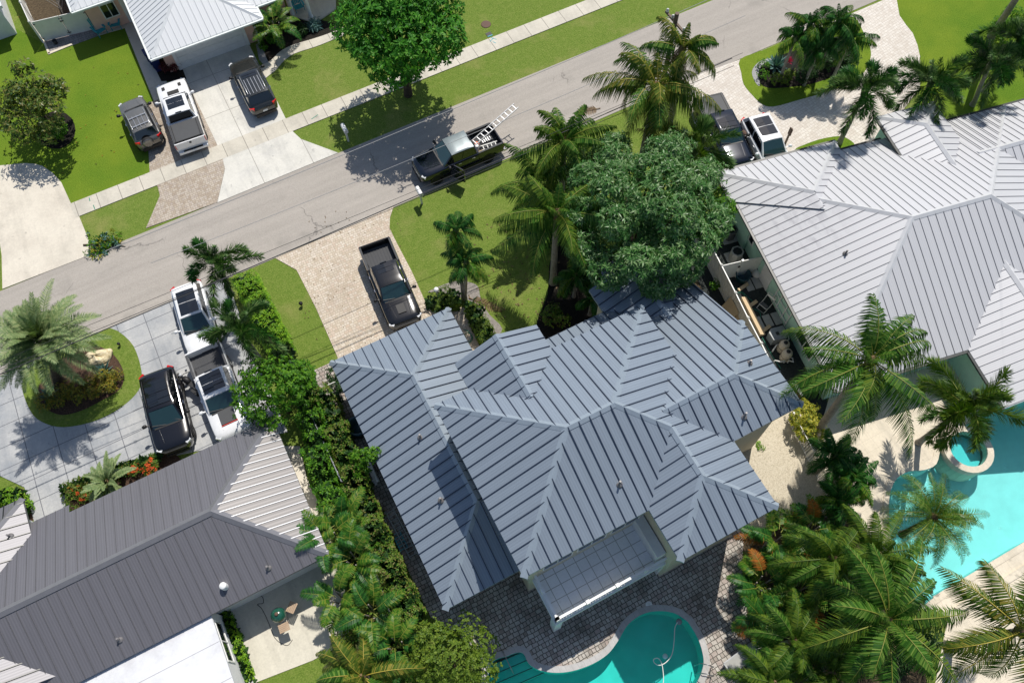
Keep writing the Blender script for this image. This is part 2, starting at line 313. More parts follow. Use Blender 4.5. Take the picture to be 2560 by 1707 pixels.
# ------------------------------------------------------------------ mesh helpers
class MB:
    def __init__(s): s.v, s.f, s.mi, s.uv, s.cur, s.mats, s.sm = [], [], [], [], 0, [], []
    def use(s, mat):
        if mat not in s.mats: s.mats.append(mat)
        s.cur = s.mats.index(mat); return s
    def face(s, pts, uv=None, smooth=False):
        i = len(s.v); s.v += [tuple(p) for p in pts]
        s.f.append(tuple(range(i, i + len(pts)))); s.mi.append(s.cur); s.sm.append(smooth)
        s.uv.append(uv or [(0, 0)] * len(pts))
    def grid(s, rows, closed=False, smooth=True):
        """quads between successive rings of equal length"""
        i = len(s.v); n = len(rows[0])
        for r in rows: s.v += [tuple(p) for p in r]
        for a in range(len(rows) - 1):
            for k in range(n if closed else n - 1):
                k2 = (k + 1) % n
                s.f.append((i + a * n + k, i + a * n + k2, i + (a + 1) * n + k2, i + (a + 1) * n + k))
                s.mi.append(s.cur); s.uv.append([(0, 0)] * 4); s.sm.append(smooth)
    def box(s, x0, x1, y0, y1, z0, z1):
        s.obox(Vector(((x0 + x1) / 2, (y0 + y1) / 2, (z0 + z1) / 2)), Vector((1, 0, 0)), Vector((0, 1, 0)), Vector((0, 0, 1)), (x1 - x0) / 2, (y1 - y0) / 2, (z1 - z0) / 2)
    def obox(s, c, ax, ay, az, hx, hy, hz):
        c = Vector(c); q = [c + ax * (sx * hx) + ay * (sy * hy) + az * (sz * hz) for sz in (-1, 1) for sx, sy in ((-1, -1), (1, -1), (1, 1), (-1, 1))]
        for f in ((3, 2, 1, 0), (4, 5, 6, 7), (0, 1, 5, 4), (1, 2, 6, 5), (2, 3, 7, 6), (3, 0, 4, 7)): s.face([q[k] for k in f])
    def bar(s, p, q, w, h, up=Vector((0, 0, 1))):
        """rectangular bar from p to q; w across, h along up; its base lies on the line"""
        p, q = Vector(p), Vector(q); d = (q - p); L = d.length
        if L < 1e-6: return
        d /= L; sd = d.cross(up)
        if sd.length < 1e-4: sd = d.cross(Vector((1, 0, 0)))
        sd.normalize(); u = sd.cross(d).normalized()
        s.obox((p + q) / 2 + u * (h / 2), d, sd, u, L / 2, w / 2, h / 2)
    def tube(s, pts, rad, n=8, cap=True, smooth=True):
        pts = [Vector(p) for p in pts]
        if not isinstance(rad, (list, tuple)): rad = [rad] * len(pts)
        rows = []; ref = None
        for i, p in enumerate(pts):
            d = (pts[min(i + 1, len(pts) - 1)] - pts[max(i - 1, 0)]).normalized()
            if ref is None: ref = d.cross(Vector((0, 0, 1)));  ref = ref if ref.length > 1e-3 else Vector((1, 0, 0))
            a = (ref - d * ref.dot(d)).normalized(); b = d.cross(a); ref = a
            rows.append([p + (a * math.cos(2 * math.pi * k / n) + b * math.sin(2 * math.pi * k / n)) * rad[i] for k in range(n)])
        s.grid(rows, True, smooth)
        if cap: s.face(rows[0][::-1]); s.face(rows[-1])
    def lathe(s, prof, c, n=16, ax=Vector((0, 0, 1)), cap=True, smooth=True):
        """prof: (radius, height) pairs along axis ax from c"""
        c = Vector(c); ax = Vector(ax).normalized(); a = ax.orthogonal().normalized(); b = ax.cross(a)
        rows = [[c + ax * h + (a * math.cos(2 * math.pi * k / n) + b * math.sin(2 * math.pi * k / n)) * r for k in range(n)] for r, h in prof]
        s.grid(rows, True, smooth)
        if cap:
            if prof[0][0] > 1e-3: s.face(rows[0][::-1])
            if prof[-1][0] > 1e-3: s.face(rows[-1])
    def prism(s, pts, z0, z1, top=True, bottom=False):
        """walls and lid over a plan outline"""
        pts = ccw(pts)
        lo = [Vector((p[0], p[1], z0)) for p in pts]; hi = [Vector((p[0], p[1], z1)) for p in pts]
        for k in range(len(pts)):
            k2 = (k + 1) % len(pts); s.face([lo[k], lo[k2], hi[k2], hi[k]])
        if top: s.face(hi)
        if bottom: s.face(lo[::-1])
    def build(s, name, mat=None, parent=None, world=True, weld=False):
        me = bpy.data.meshes.new(name)
        off = Vector((0, 0, 0))
        if parent is not None and world:
            o = parent
            while o.parent is not None: o = o.parent
            off = o.location
        me.from_pydata([(v[0] - off[0], v[1] - off[1], v[2] - off[2]) for v in s.v], [], s.f)
        names = s.mats if s.mats else [mat]
        for nm in names: me.materials.append(MATS[nm])
        me.polygons.foreach_set('material_index', s.mi); me.polygons.foreach_set('use_smooth', s.sm)
        ul = me.uv_layers.new(name='UVMap')
        flat = [c for f in s.uv for p in f for c in p]
        ul.data.foreach_set('uv', flat)
        if weld:
            bm = bmesh.new(); bm.from_mesh(me); bmesh.ops.remove_doubles(bm, verts=bm.verts, dist=1e-4)
            bmesh.ops.recalc_face_normals(bm, faces=bm.faces); bm.to_mesh(me); bm.free()
        me.update()
        ob = bpy.data.objects.new(name, me); C.objects.link(ob)
        if parent is not None: ob.parent = parent
        return ob

def ccw(pts):
    a = sum(pts[i][0] * pts[(i + 1) % len(pts)][1] - pts[(i + 1) % len(pts)][0] * pts[i][1] for i in range(len(pts)))
    return list(pts) if a > 0 else list(pts)[::-1]
def M1(mat): return MB().use(mat)
def tag(o, label=None, cat=None, group=None, kind=None):
    if label: o['label'] = label
    if cat: o['category'] = cat
    if group: o['group'] = group
    if kind: o['kind'] = kind
    return o
def thing(name, label, cat, loc=(0, 0, 0), rz=0.0, group=None):
    o = bpy.data.objects.new(name, None); C.objects.link(o)
    o.location = loc; o.rotation_euler = (0, 0, rz); o.empty_display_size = .3
    return tag(o, label, cat, group)
def dup(root, loc, rz, label, scale=1.0):
    r = root.copy(); C.objects.link(r); r.location = loc; r.rotation_euler = (0, 0, rz); r.scale = (scale,) * 3; r['label'] = label
    for ch in list(root.children):
        c = ch.copy(); C.objects.link(c); c.parent = r
        for g in list(ch.children):
            d = g.copy(); C.objects.link(d); d.parent = c
    return r
def single(mb, name, label, cat, mat=None, group=None, loc=None):
    """a thing that is one mesh; its origin is put at its foot"""
    o = mb.build(name, mat)
    vs = o.data.vertices
    cx = sum(v.co.x for v in vs) / len(vs); cy = sum(v.co.y for v in vs) / len(vs); cz = min(v.co.z for v in vs)
    o.data.transform(Matrix.Translation((-cx, -cy, -cz))); o.location = (cx, cy, cz)
    return tag(o, label, cat, group)

def smooth_loop(pts, n=4, closed=True):
    """Catmull-Rom through plan points"""
    out = []; N = len(pts)
    for i in range(N if closed else N - 1):
        p0, p1, p2, p3 = (pts[(i + k - 1) % N] if closed else pts[max(0, min(N - 1, i + k - 1))] for k in range(4))
        for j in range(n):
            t = j / n
            out.append(0.5 * ((2 * p1) + (p2 - p0) * t + (2 * p0 - 5 * p1 + 4 * p2 - p3) * t * t + (3 * p1 - p0 - 3 * p2 + p3) * t ** 3))
    if not closed: out.append(pts[-1])
    return out

LZ = {}
def sheet(name, pts, mat, z, thick=0.10):
    """a ground sheet with a little edge of its own"""
    pts = ccw([Vector((p[0], p[1], 0)) for p in pts])
    mb = M1(mat)
    mb.face([(p.x, p.y, z) for p in pts])
    for k in range(len(pts)):
        a, b = pts[k], pts[(k + 1) % len(pts)]
        mb.face([(a.x, a.y, z - thick), (b.x, b.y, z - thick), (b.x, b.y, z), (a.x, a.y, z)])
    o = mb.build(name)
    return tag(o, kind='structure')

# ------------------------------------------------------------------ roofs
def clip_interval(poly2, t):
    """v-intervals of a polygon (u,v) along the line u = t"""
    xs = []
    n = len(poly2)
    for i in range(n):
        (u0, v0), (u1, v1) = poly2[i], poly2[(i + 1) % n]
        if (u0 <= t < u1) or (u1 <= t < u0): xs.append(v0 + (v1 - v0) * (t - u0) / (u1 - u0))
    xs.sort(); return [(xs[i], xs[i + 1]) for i in range(0, len(xs) - 1, 2)]
def roof_face(mb, rb, pts, spacing, roofm, seamm, sw=.035, shh=.06, skirt=.16, trimm=None, phase=None, caps=0.0):
    """pts[0]->pts[1] is the eave; the pressed ribs climb square to it"""
    pts = [Vector(p) for p in pts]
    e = (pts[1] - pts[0]).normalized()
    nrm = (pts[1] - pts[0]).cross(pts[2] - pts[0]).normalized()
    if nrm.z < 0: nrm = -nrm
    u = nrm.cross(e).normalized()
    if u.z < 0: u = -u
    uv = [((p - pts[0]).dot(e), (p - pts[0]).dot(u)) for p in pts]
    q = pts if (pts[1] - pts[0]).cross(pts[2] - pts[0]).z > 0 else pts[::-1]
    quv = uv if q is pts else uv[::-1]
    mb.use(roofm); mb.face(q, quv)
    us = [a for a, _ in uv]; lo, hi = min(us), max(us)
    t = lo + (spacing * .5 if phase is None else phase)
    rb.use(seamm)
    while t < hi - .04:
        for v0, v1 in clip_interval(uv, t):
            v1 -= caps; 
            if v1 - v0 > .12:
                a = pts[0] + e * t + u * v0; b_ = pts[0] + e * t + u * v1
                rb.obox((a + b_) / 2 + nrm * (shh / 2), e, u, nrm, sw / 2, (v1 - v0) / 2, shh / 2)
        t += spacing
    if trimm and skirt:
        mb.use(trimm)
        a, b_ = pts[0], pts[1]; dz = Vector((0, 0, -skirt)); nn = Vector((nrm.x, nrm.y, 0))
        mb.face([a + dz, b_ + dz, b_, a])
def cap(mb, p, q, w=.17, rise=.055, drop=.07):
    """folded ridge or hip cap"""
    p, q = Vector(p), Vector(q); d = (q - p).normalized(); sd = Vector((d.y, -d.x, 0)).normalized()
    rows = []
    for c in (p, q):
        z = Vector((0, 0, 1))
        rows.append([c + sd * w - z * (drop + .05), c + sd * w - z * (drop - rise * .5), c + z * rise * 1.3, c - sd * w - z * (drop - rise * .5), c - sd * w - z * (drop + .05)])
    mb.grid(rows, False, False)
    mb.face(rows[0]); mb.face(rows[1][::-1])
def hip_faces(x0, x1, y0, y1, z, s, ends=('hip', 'hip'), axis='x'):
    """faces (eave edge first) and ridge/hip lines of a hipped or gabled roof; axis = ridge direction"""
    if axis == 'y':
        fs, rg = hip_faces(y0, y1, x0, x1, z, s, ends, 'x')
        sw = lambda p: (p[1], p[0], p[2])
        return [[sw(p) for p in f] for f in fs], [(sw(a), sw(b)) for a, b in rg]
    h = (y1 - y0) / 2; ym = (y0 + y1) / 2; zr = z + h * s
    ra = x0 + (h if ends[0] == 'hip' else 0); rb = x1 - (h if ends[1] == 'hip' else 0)
    A, B, Cc, D = (x0, y0, z), (x1, y0, z), (x1, y1, z), (x0, y1, z); R0, R1 = (ra, ym, zr), (rb, ym, zr)
    fs = [[A, B, R1, R0], [Cc, D, R0, R1]]; rg = [(R0, R1)]
    if ends[0] == 'hip': fs.append([D, A, R0]); rg += [(A, R0), (D, R0)]
    if ends[1] == 'hip': fs.append([B, Cc, R1]); rg += [(B, R1), (Cc, R1)]
    return fs, rg
class RoofSet:
    def __init__(s, house, mats, spacing, xf=None, **kw):
        s.h, s.m, s.sp, s.kw = house, mats, spacing, kw; s.xf = xf or (lambda p: Vector(p))
    def add(s, faces, ridges, capw=.17, name='roof', phase=None, mats=None):
        rm, sm, tm = mats or s.m
        mb, rb, cb = MB(), MB(), M1(tm)
        for f in faces: roof_face(mb, rb, [s.xf(p) for p in f], s.sp, rm, sm, trimm=tm, phase=phase, **s.kw)
        ro = mb.build(name, parent=s.h)
        if rb.f: rb.build('seam', parent=ro)
        for a, b in ridges: cap(cb, s.xf(a), s.xf(b), capw)
        if cb.f: cb.build('ridge_cap', parent=ro)
        return ro
def wallbox(house, x0, x1, y0, y1, z0, z1, mat, xf=None, name='wall'):
    xf = xf or (lambda p: Vector(p))
    lo = [xf((x, y, z0)) for x, y in ((x0, y0), (x1, y0), (x1, y1), (x0, y1))]; hi = [xf((x, y, z1)) for x, y in ((x0, y0), (x1, y0), (x1, y1), (x0, y1))]
    mb = M1(mat)
    for k in range(4): mb.face([lo[k], lo[(k + 1) % 4], hi[(k + 1) % 4], hi[k]])
    mb.face(hi)
    return mb.build(name, parent=house)
def window(house, c, ax, w, h, nrm, fm='white_paint', depth=.05, name='window', mull=1):
    """frame proud of the wall with its pane; c = centre on the wall"""
    c, ax, nrm = Vector(c), Vector(ax).normalized(), Vector(nrm).normalized(); up = Vector((0, 0, 1))
    mb = M1(fm); t = .07
    for sx in (-1, 1): mb.obox(c + ax * sx * (w / 2) + nrm * depth / 2, ax, nrm, up, t / 2, depth / 2 + .005, h / 2)
    for sz in (-1, 1): mb.obox(c + up * sz * (h / 2 - t / 2) + nrm * depth / 2, ax, nrm, up, w / 2 - t / 2, depth / 2 + .002, t / 2)
    for k in range(mull): mb.obox(c + ax * (w * ((k + 1) / (mull + 1) - .5)) + nrm * depth / 2, ax, nrm, up, .025, depth / 2 - .004, h / 2 - t)
    f = mb.build(name, parent=house)
    M1('dark_glass').face_pane(c + nrm * .012, ax, up, w / 2 - t / 2, h / 2 - t).build('pane', parent=f)
    return f
def _fp(s, c, ax, up, hw, hh):
    s.face([c - ax * hw - up * hh, c + ax * hw - up * hh, c + ax * hw + up * hh, c - ax * hw + up * hh]); return s
MB.face_pane = _fp
def onroof(p):
    """slide a survey reading along its line of sight onto the built surface"""
    bpy.context.view_layer.update(); o = Vector((0, 0, CAM_H)); d = (Vector(p) - o).normalized()
    hit, loc, *_ = sc.ray_cast(bpy.context.evaluated_depsgraph_get(), o, d)
    return loc if hit else Vector(p)
def vent(house, p, h=.45, r=.05, mat='vent_lead'):
    p = onroof(p)
    mb = M1(mat); mb.lathe([(.16, -.06), (.15, .02), (r * 1.2, .05), (r, .08), (r, h), (r * .9, h)], p, 10)
    mb.build('roof_vent', parent=house)

# ------------------------------------------------------------------ ground
from mathutils.geometry import tessellate_polygon
def holed(mb, outer, holes, z):
    loops = [[Vector((p[0], p[1], 0)) for p in outer]] + [[Vector((p[0], p[1], 0)) for p in h] for h in holes]
    flat = [p for l in loops for p in l]
    for t in tessellate_polygon(loops):
        a, b_, c = (flat[k] for k in t)
        if (b_ - a).cross(c - a).z < 0: b_, c = c, b_
        mb.face([(q.x, q.y, z) for q in (a, b_, c)])
def sheet_h(name, outer, holes, mat, z):
    mb = M1(mat); holed(mb, outer, holes, z); return tag(mb.build(name), kind='structure')

POOL = smooth_loop(PL('h 1030 1440, 1150 1372, 1225 1348, 1262 1368, 1290 1425, 1360 1468, 1470 1487, 1590 1475, 1720 1430, 1830 1360, 1900 1270, 1960 1170, 2030 1108, 2110 1074, 2200 1066, 2290 1082, 2365 1130, i 70 1165, 120 1250, 150 1340, 160 1420, 140 1500, 105 1570, 50 1680, F 1600 1800, F 1400 1850, F 1230 1780'), 4)
POOL2 = smooth_loop(PL('F 2222 1250, F 2231 1213, F 2246 1192, F 2273 1178, F 2310 1175, F 2340 1160, F 2352 1120, F 2380 1080, F 2440 1050, F 2530 1010, F 2650 1010, F 2720 1150, F 2700 1275, F 2560 1356, F 2351 1481, F 2300 1512, F 2255 1440, F 2225 1340'), 3)
sheet_h('lawn', [(-320, -300), (380, -300), (380, 360), (-320, 360)], [POOL, POOL2], 'grass', 0.0)
tag(sheet('road', [(-320, 30.5), (380, 30.5), (380, 36.2), (-320, 36.2)], 'asphalt', .020), kind='structure')
sheet('sidewalk', [(-11.55, 39.36), (380, 39.44), (380, 40.64), (-11.7, 40.60)], 'sidewalk_concrete', .050)
sheet('front_lawn', PL('a -150 60, 300 300, 340 375, 680 245, 855 195, 1060 705, 1000 715, 1028 1180, 485 1395, 420 1250, 360 1185, 290 1135, 0 1135, -150 1140'), 'tended_grass', .006)
sheet('corner_lawn', PL('c 1480 0, 1500 110, 1590 230, 1640 390, 1640 700, 1400 850, 2500 700, 2500 -200, 1480 -100'), 'tended_grass', .007)
# pink house forecourt
sheet('driveway', PL('a 1200 440, 1275 550, 1490 1000, 1525 1090, 1540 1160, 1488 1388, 2312 1048, 2060 955, 2005 905, 1955 815, 1715 330, 1690 280'), 'driveway_concrete', .046)
sheet('driveway', PL('a 1000 715, 1160 655, 1275 550, 1490 1000, 1525 1090, 1538 1160, 1487 1386, 1000 1562, 1095 1340, 1080 1280, 1025 1180'), 'tan_pavers', .042)
sheet('walkway', PL('a 835 150, 1058 706, 1180 660, 965 130'), 'concrete', .034)
sheet('planting_bed', PL('a 1030 380, 1245 460, 1278 548, 1105 560, 1080 510'), 'dark_mulch_and_shade', .049)
sheet('patio', PL('F 195 5, F 340 -30, F 345 20, F 312 71, F 248 90, F 226 57'), 'concrete', .040)
sheet('path', PL('F 108 104, F 226 57, F 248 90, F 122 136'), 'grey_pavers', .030)
for s_ in ('F 106 101, F 165 80, F 166 85, F 108 107', 'F 108 105, F 113 105, F 126 135, F 121 137', 'F 121 133, F 180 110, F 181 114, F 122 138'):
    sheet('path_edging', PL(s_), 'travertine', .055)
sheet('driveway', PL('F -60 405, F 0 415, F 62 409, F 88 411, F 106 416, F 132 433, F 154 457, F 179 512, F 199 543, F 236 634, F 7 723, F 5 640, F -4 575, F -80 600'), 'concrete', .044)
sheet('planting_bed', [P('a', 385 + 132 * math.cos(k * .35), 890 + 130 * math.sin(k * .35)) for k in range(18)], 'dark_mulch_and_shade', .012)
sheet('planting_bed', PL('F 640 20, F 648 100, F 660 162, F 674 163, F 682 148, F 702 130, F 722 118, F 743 110, F 790 97, F 822 86, F 850 74, F 840 60, F 801 50, F 780 57, F 729 42, F 700 15'), 'dark_mulch_and_shade', .010)
sheet('grey_gravel', PL('F 640 112, F 648 150, F 662 166, F 672 160, F 662 135, F 652 108'), 'grey_gravel', .018)
sheet('porch_slab', PL('F 728 42, F 780 58, F 803 50, F 840 25, F 840 -40, F 700 -40'), 'concrete', .10)
up_ = PL('F 648 168, F 660 162, F 678 152, F 697 133, F 716 121, F 737 112, F 784 98, F 817 87, F 850 73, F 890 55')
lo_ = PL('F 664 197, F 675 188, F 691 175, F 710 153, F 737 135, F 792 117, F 839 98, F 870 85, F 905 65')
sheet('path', smooth_loop(up_, 3, False) + smooth_loop(lo_, 3, False)[::-1], 'sidewalk_concrete', .036)
# house on the right: forecourt, island
sheet('driveway', PL('c 60 560, 110 520, 410 410, 700 290, 1000 170, 1210 80, 1410 -5, 1480 -60, 1480 0, 1500 110, 1545 175, 1590 230, 1622 310, 1640 390, 1640 600, 1500 790, 1420 1000, 1100 1150, 700 1300, 350 1250, 150 1000, 50 700'), 'pale_pavers', .030)
sheet('island_lawn', smooth_loop(PL('c 410 410, 560 350, 800 250, 1000 175, 1180 120, 1255 230, 1298 330, 1302 400, 1270 480, 1190 565, 1000 632, 800 690, 640 732, 560 716, 490 650, 435 580, 418 500'), 3), 'tended_grass', .045)
sheet('planting_bed', smooth_loop(PL('c 530 470, 640 400, 850 330, 1100 250, 1190 330, 1180 430, 1100 500, 930 570, 750 600, 600 605, 540 560'), 3), 'dark_mulch_and_shade', .052)
sheet('grey_gravel', smooth_loop(PL('c 490 500, 520 445, 575 412, 640 408, 570 445, 535 500, 545 590, 515 570'), 3), 'grey_gravel', .058)
sheet('lawn_patch', smooth_loop(PL('c 780 1035, 870 985, 980 950, 1090 935, 1150 955, 1195 1000, 1150 1060, 900 1100'), 3), 'tended_grass', .046)
# main house forecourt
sheet('driveway', PL('F 689 646, F 860 573, F 984 518, F 975 545, F 974 570, F 988 600, F 1030 680, F 1062 752, F 1085 790, F 1150 800, F 1000 1000, F 830 920, F 845 895, F 790 770, F 742 676'), 'cream_pavers', .036)
sheet('path', smooth_loop(PL('e 600 440, 690 395, 800 362, 900 375, 945 405, 965 490, 1020 590, 1110 690, 1030 780, 960 660, 920 520, 800 470, 700 440'), 3), 'path_grit', .014)
sheet('walkway', PL('e 540 560, 700 590, 780 545, 850 545, 880 640, 950 800, 1000 950, 860 950, 830 800'), 'cream_pavers', .032)
sheet('planting_bed', smooth_loop(PL('e 1450 180, 1640 60, 1900 200, 1950 400, 1800 640, 1410 780, 1345 650, 1420 450'), 3), 'dark_mulch_and_shade', .012)  # lawn with leaf litter under the mango, its shade painted as a dark sheet
sheet('side_soil', [(17.2, 5.8), (20.6, 8.0), (21.9, 18.6), (18.2, 19.5), (15.5, 17.5), (17.2, 15)], 'soil', .008)
patio = PL('F 772 932, F 830 905, F 900 950, F 1300 1300, F 1760 1300, F 1860 1320, F 1855 1420, F 1870 1560, F 1890 1720, F 1800 1900, F 1150 1950, F 1210 1700, F 1190 1620, F 1075 1540, F 985 1350, F 905 1190, F 850 1080')
sheet_h('patio', patio, [POOL], 'weathered_pavers', .028)
sheet('gravel_bed', PL('F 1790 1080, F 1960 1010, F 2010 1040, F 2045 1120, F 2075 1240, F 2060 1290, F 1960 1310, F 1860 1330, F 1800 1300'), 'gravel_bed', .033)
# left house forecourt
sheet('driveway', PL('F 278 820, F 431 752, F 500 723, F 565 695, F 590 760, F 640 900, F 720 1080, F 629 1100, F 395 1148, F 300 1183, F 241 1196, F 163 1216, F 165 1300, F 88 1310, F 62 1218, F 0 1189, F -80 1150, F -80 975, F 40 925'), 'stamped_concrete', .036)
sheet('island_lawn', smooth_loop(PL('d 610 745, 760 687, 890 775, 945 880, 972 1000, 965 1080, 905 1165, 780 1260, 620 1330, 440 1362, 320 1340, 230 1280, 170 1160, 155 1060, 200 960, 350 860'), 3), 'grass', .046)
sheet('planting_bed', smooth_loop(PL('d 560 820, 690 815, 790 880, 845 980, 842 1070, 790 1130, 680 1190, 560 1250, 430 1280, 330 1245, 270 1180, 270 1080, 330 1010, 420 900'), 3), 'mulch', .054)
sheet('planting_bed', PL('g 455 230, 660 170, 1080 30, 1180 -30, 1300 100, 900 280, 490 400'), 'mulch', .040)
sheet('planting_bed', PL('g 150 230, 200 260, 240 440, 150 480, -60 420, -60 280'), 'mulch', .018)
sheet('walkway', PL('g 1860 -60, 2050 -60, 2100 160, 2180 330, 2260 560, 2352 780, 2352 900, 2150 760, 2000 600'), 'concrete', .030)
sheet('patio', PL('g 1480 1060, 2100 720, 2200 640, 2352 900, 2420 1250, 2140 1402, 1745 1556, 1608 1180'), 'patio_concrete', .034)
# right-hand garden
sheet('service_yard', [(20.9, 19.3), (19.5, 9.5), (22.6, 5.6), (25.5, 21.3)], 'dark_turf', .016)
sheet_h('patio', PL('F 2030 1140, F 2075 985, F 2380 880, F 2800 880, F 2800 1420, F 2400 1560, F 2250 1480, F 2150 1300'), [POOL2], 'travertine', .026)
sheet('patio', PL('F 2375 1512, F 2560 1410, F 2700 1400, F 2700 1800, F 2320 1800'), 'travertine', .022)
sheet('garden_soil', PL('F 1862 1300, F 2060 1290, F 2100 1240, F 2220 1380, F 2290 1520, F 2330 1800, F 1880 1800, F 1866 1600, F 1850 1420'), 'soil', .018)

def pool(name, label, loop, plaster, watermat, depth, cop, copw=.30, wz=-.10):
    c = sum(loop, Vector((0, 0, 0))) / len(loop)
    root = thing(name, label, 'swimming pool', (c.x, c.y, 0))
    L = ccw(loop); mb = M1(plaster)
    for k in range(len(L)):
        a, b_ = L[k], L[(k + 1) % len(L)]
        mb.face([(a.x, a.y, .03), (b_.x, b_.y, .03), (b_.x, b_.y, -depth), (a.x, a.y, -depth)])
    holed(mb, L, [], -depth); mb.build('basin', parent=root)
    mb = M1(watermat); holed(mb, L, [], wz); mb.build('water', parent=root)
    if cop:
        out = []
        for k in range(len(L)):
            d = (L[(k + 1) % len(L)] - L[k - 1]).normalized(); out.append(L[k] + Vector((d.y, -d.x, 0)) * copw)
        mb = M1(cop)
        rows = [[(p.x, p.y, z) for p in ring] for ring, z in ((L, -.02), (L, .065), (out, .06), (out, .0))]
        mb.grid(rows, True, False); mb.build('coping', parent=root)
    return root
pl = pool('swimming_pool', 'kidney shaped teal pool behind the slate blue roofed house', POOL, 'pool_plaster', 'pool_water', 1.35, 'coping_stone')
mb = M1('pool_plaster')
sA, sB, sC = P('h', 1030, 1440), P('h', 1240, 1350), P('h', 1300, 1440)
du = (sB - sA).normalized(); dv = Vector((du.y, -du.x, 0))
for k, zz in enumerate((-.28, -.52, -.78)):
    c0 = sA + du * 1.2 + dv * (.20 + .40 * k)
    mb.use('pool_plaster'); mb.obox((c0.x, c0.y, (zz - 1.3) / 2), du, dv, Vector((0, 0, 1)), 1.35 + .14 * k, .22, (zz + 1.3) / 2)
    mb.use('step_tile'); mb.obox((c0.x + dv.x * .20, c0.y + dv.y * .20, zz + .004), du, dv, Vector((0, 0, 1)), 1.33 + .14 * k, .025, .004)
mb.build('steps', parent=pl)
r0, r1 = P('h', 1108, 1330, .8), P('h', 1185, 1490, .35)
mb = M1('steel'); mb.tube([(r0.x, r0.y, .0), r0, (r0 + r1) / 2, r1, (r1.x, r1.y, -.5)], .024, 6); mb.build('handrail', parent=pl)
mb = M1('steel')
for dy in (0, 38):
    a = P('i', 210, 1455 + dy * 1.6, .05); b_ = P('i', 122, 1430 + dy * 1.7, .0)
    mb.tube([(a.x, a.y, .05), (a.x, a.y, .75), ((a.x * .45 + b_.x * .55), (a.y * .45 + b_.y * .55), .85), (b_.x, b_.y, .6), (b_.x, b_.y, -.9)], .024, 6)
mb.build('ladder', parent=pl)
pl2 = pool('swimming_pool', 'turquoise freeform pool beside the pale grey roofed house, round spa at its edge', POOL2, 'pool_plaster_bright', 'clear_pool_water', 1.3, 'travertine', .28, -.06)
cS = P('F', 2412, 1128)
mb = M1('travertine'); mb.lathe([(1.32, -1.2), (1.32, .42), (.98, .44), (.98, -.1)], (cS.x, cS.y, 0), 28, cap=False, smooth=False); mb.build('spa_wall', parent=pl2)
mb = M1('pool_plaster_bright'); mb.lathe([(.98, -.35), (.01, -.35)], (cS.x, cS.y, 0), 28, cap=False); mb.build('spa_floor', parent=pl2)
mb = M1('clear_pool_water'); mb.lathe([(.98, .32), (.001, .32)], (cS.x, cS.y, 0), 28, cap=False); mb.build('spa_water', parent=pl2)
a, b_ = P('F', 2335, 1497), P('F', 2600, 1338)
mb = M1('travertine'); mb.bar((a.x, a.y, 0), (b_.x, b_.y, 0), .25, .07); nn = Vector((.54, -.84, 0)) * 1.1
mb.bar(Vector((a.x, a.y, 0)) + nn, Vector((b_.x, b_.y, 0)) + nn, .35, .10); mb.build('edge_wall', parent=pl2)

# pool cleaner, floats, skimmer lid
mb = M1('pipe_white'); pts = [P('i', *q, -.05) for q in ((20, 960 + 180), (40, 1180), (33, 1220), (-2, 1300), (-40, 1355))] 
pts = [P('h', *q, -.04) for q in ((2310, 1140), (2290, 1180), (2284, 1270), (2270, 1360), (2230, 1415), (2185, 1436), (2150, 1420), (2145, 1395), (2175, 1388), (2198, 1420), (2208, 1470), (2212, 1530), (2205, 1620))]
mb.tube(smooth_loop(pts, 4, False), .022, 6); single(mb, 'pool_hose', 'white floating cleaner hose looping across the teal pool', 'hose')
mb = M1('pump_grey'); q = P('h', 2318, 1138, -.1); mb.lathe([(.0, -.08), (.14, -.06), (.16, .0), (.10, .08), (0, .1)], q, 12, cap=False); single(mb, 'pool_cleaner', 'grey robotic cleaner at the rounded end of the teal pool', 'cleaner')
mb = M1('pool_plaster_bright'); q = P('h', 2223, 1375, -.1); mb.lathe([(0, -.05), (.13, -.03), (.13, .03), (.05, .07), (0, .07)], q, 12, cap=False); single(mb, 'chlorine_float', 'small round pale green float drifting in the teal pool', 'float')
mb = M1('white_paint'); q = P('h', 2112, 1022, .03); mb.lathe([(.17, 0), (.17, .015), (.13, .02), (.03, .02), (.03, .03), (0, .03)], q, 18, cap=False); single(mb, 'skimmer_lid', 'round white skimmer lid in the pavers above the pool coping', 'lid')

# ------------------------------------------------------------------ main house, slate-blue metal roofs
H1 = thing('house', 'large house with slate blue standing seam roofs and a white tiled terrace', 'house', (7, 11, 0))
S = .45
BL = ('slate_blue_metal', 'seam_shade_blue', 'slate_blue_trim')
rs = RoofSet(H1, BL, .53, sw=.032, shh=.06)
lo, up = 2.8, 7.1
# low left wing
f, r = hip_faces(-.96, 6.13, 6.43, 20.84, lo, S, axis='y')
rs.add(f, [(a, b_) for a, b_ in r if not (a[1] < 10.5 and a[0] > 3)], name='roof')
wallbox(H1, -.45, 5.6, 6.95, 20.3, 0, lo - .05, 'cream_stucco')
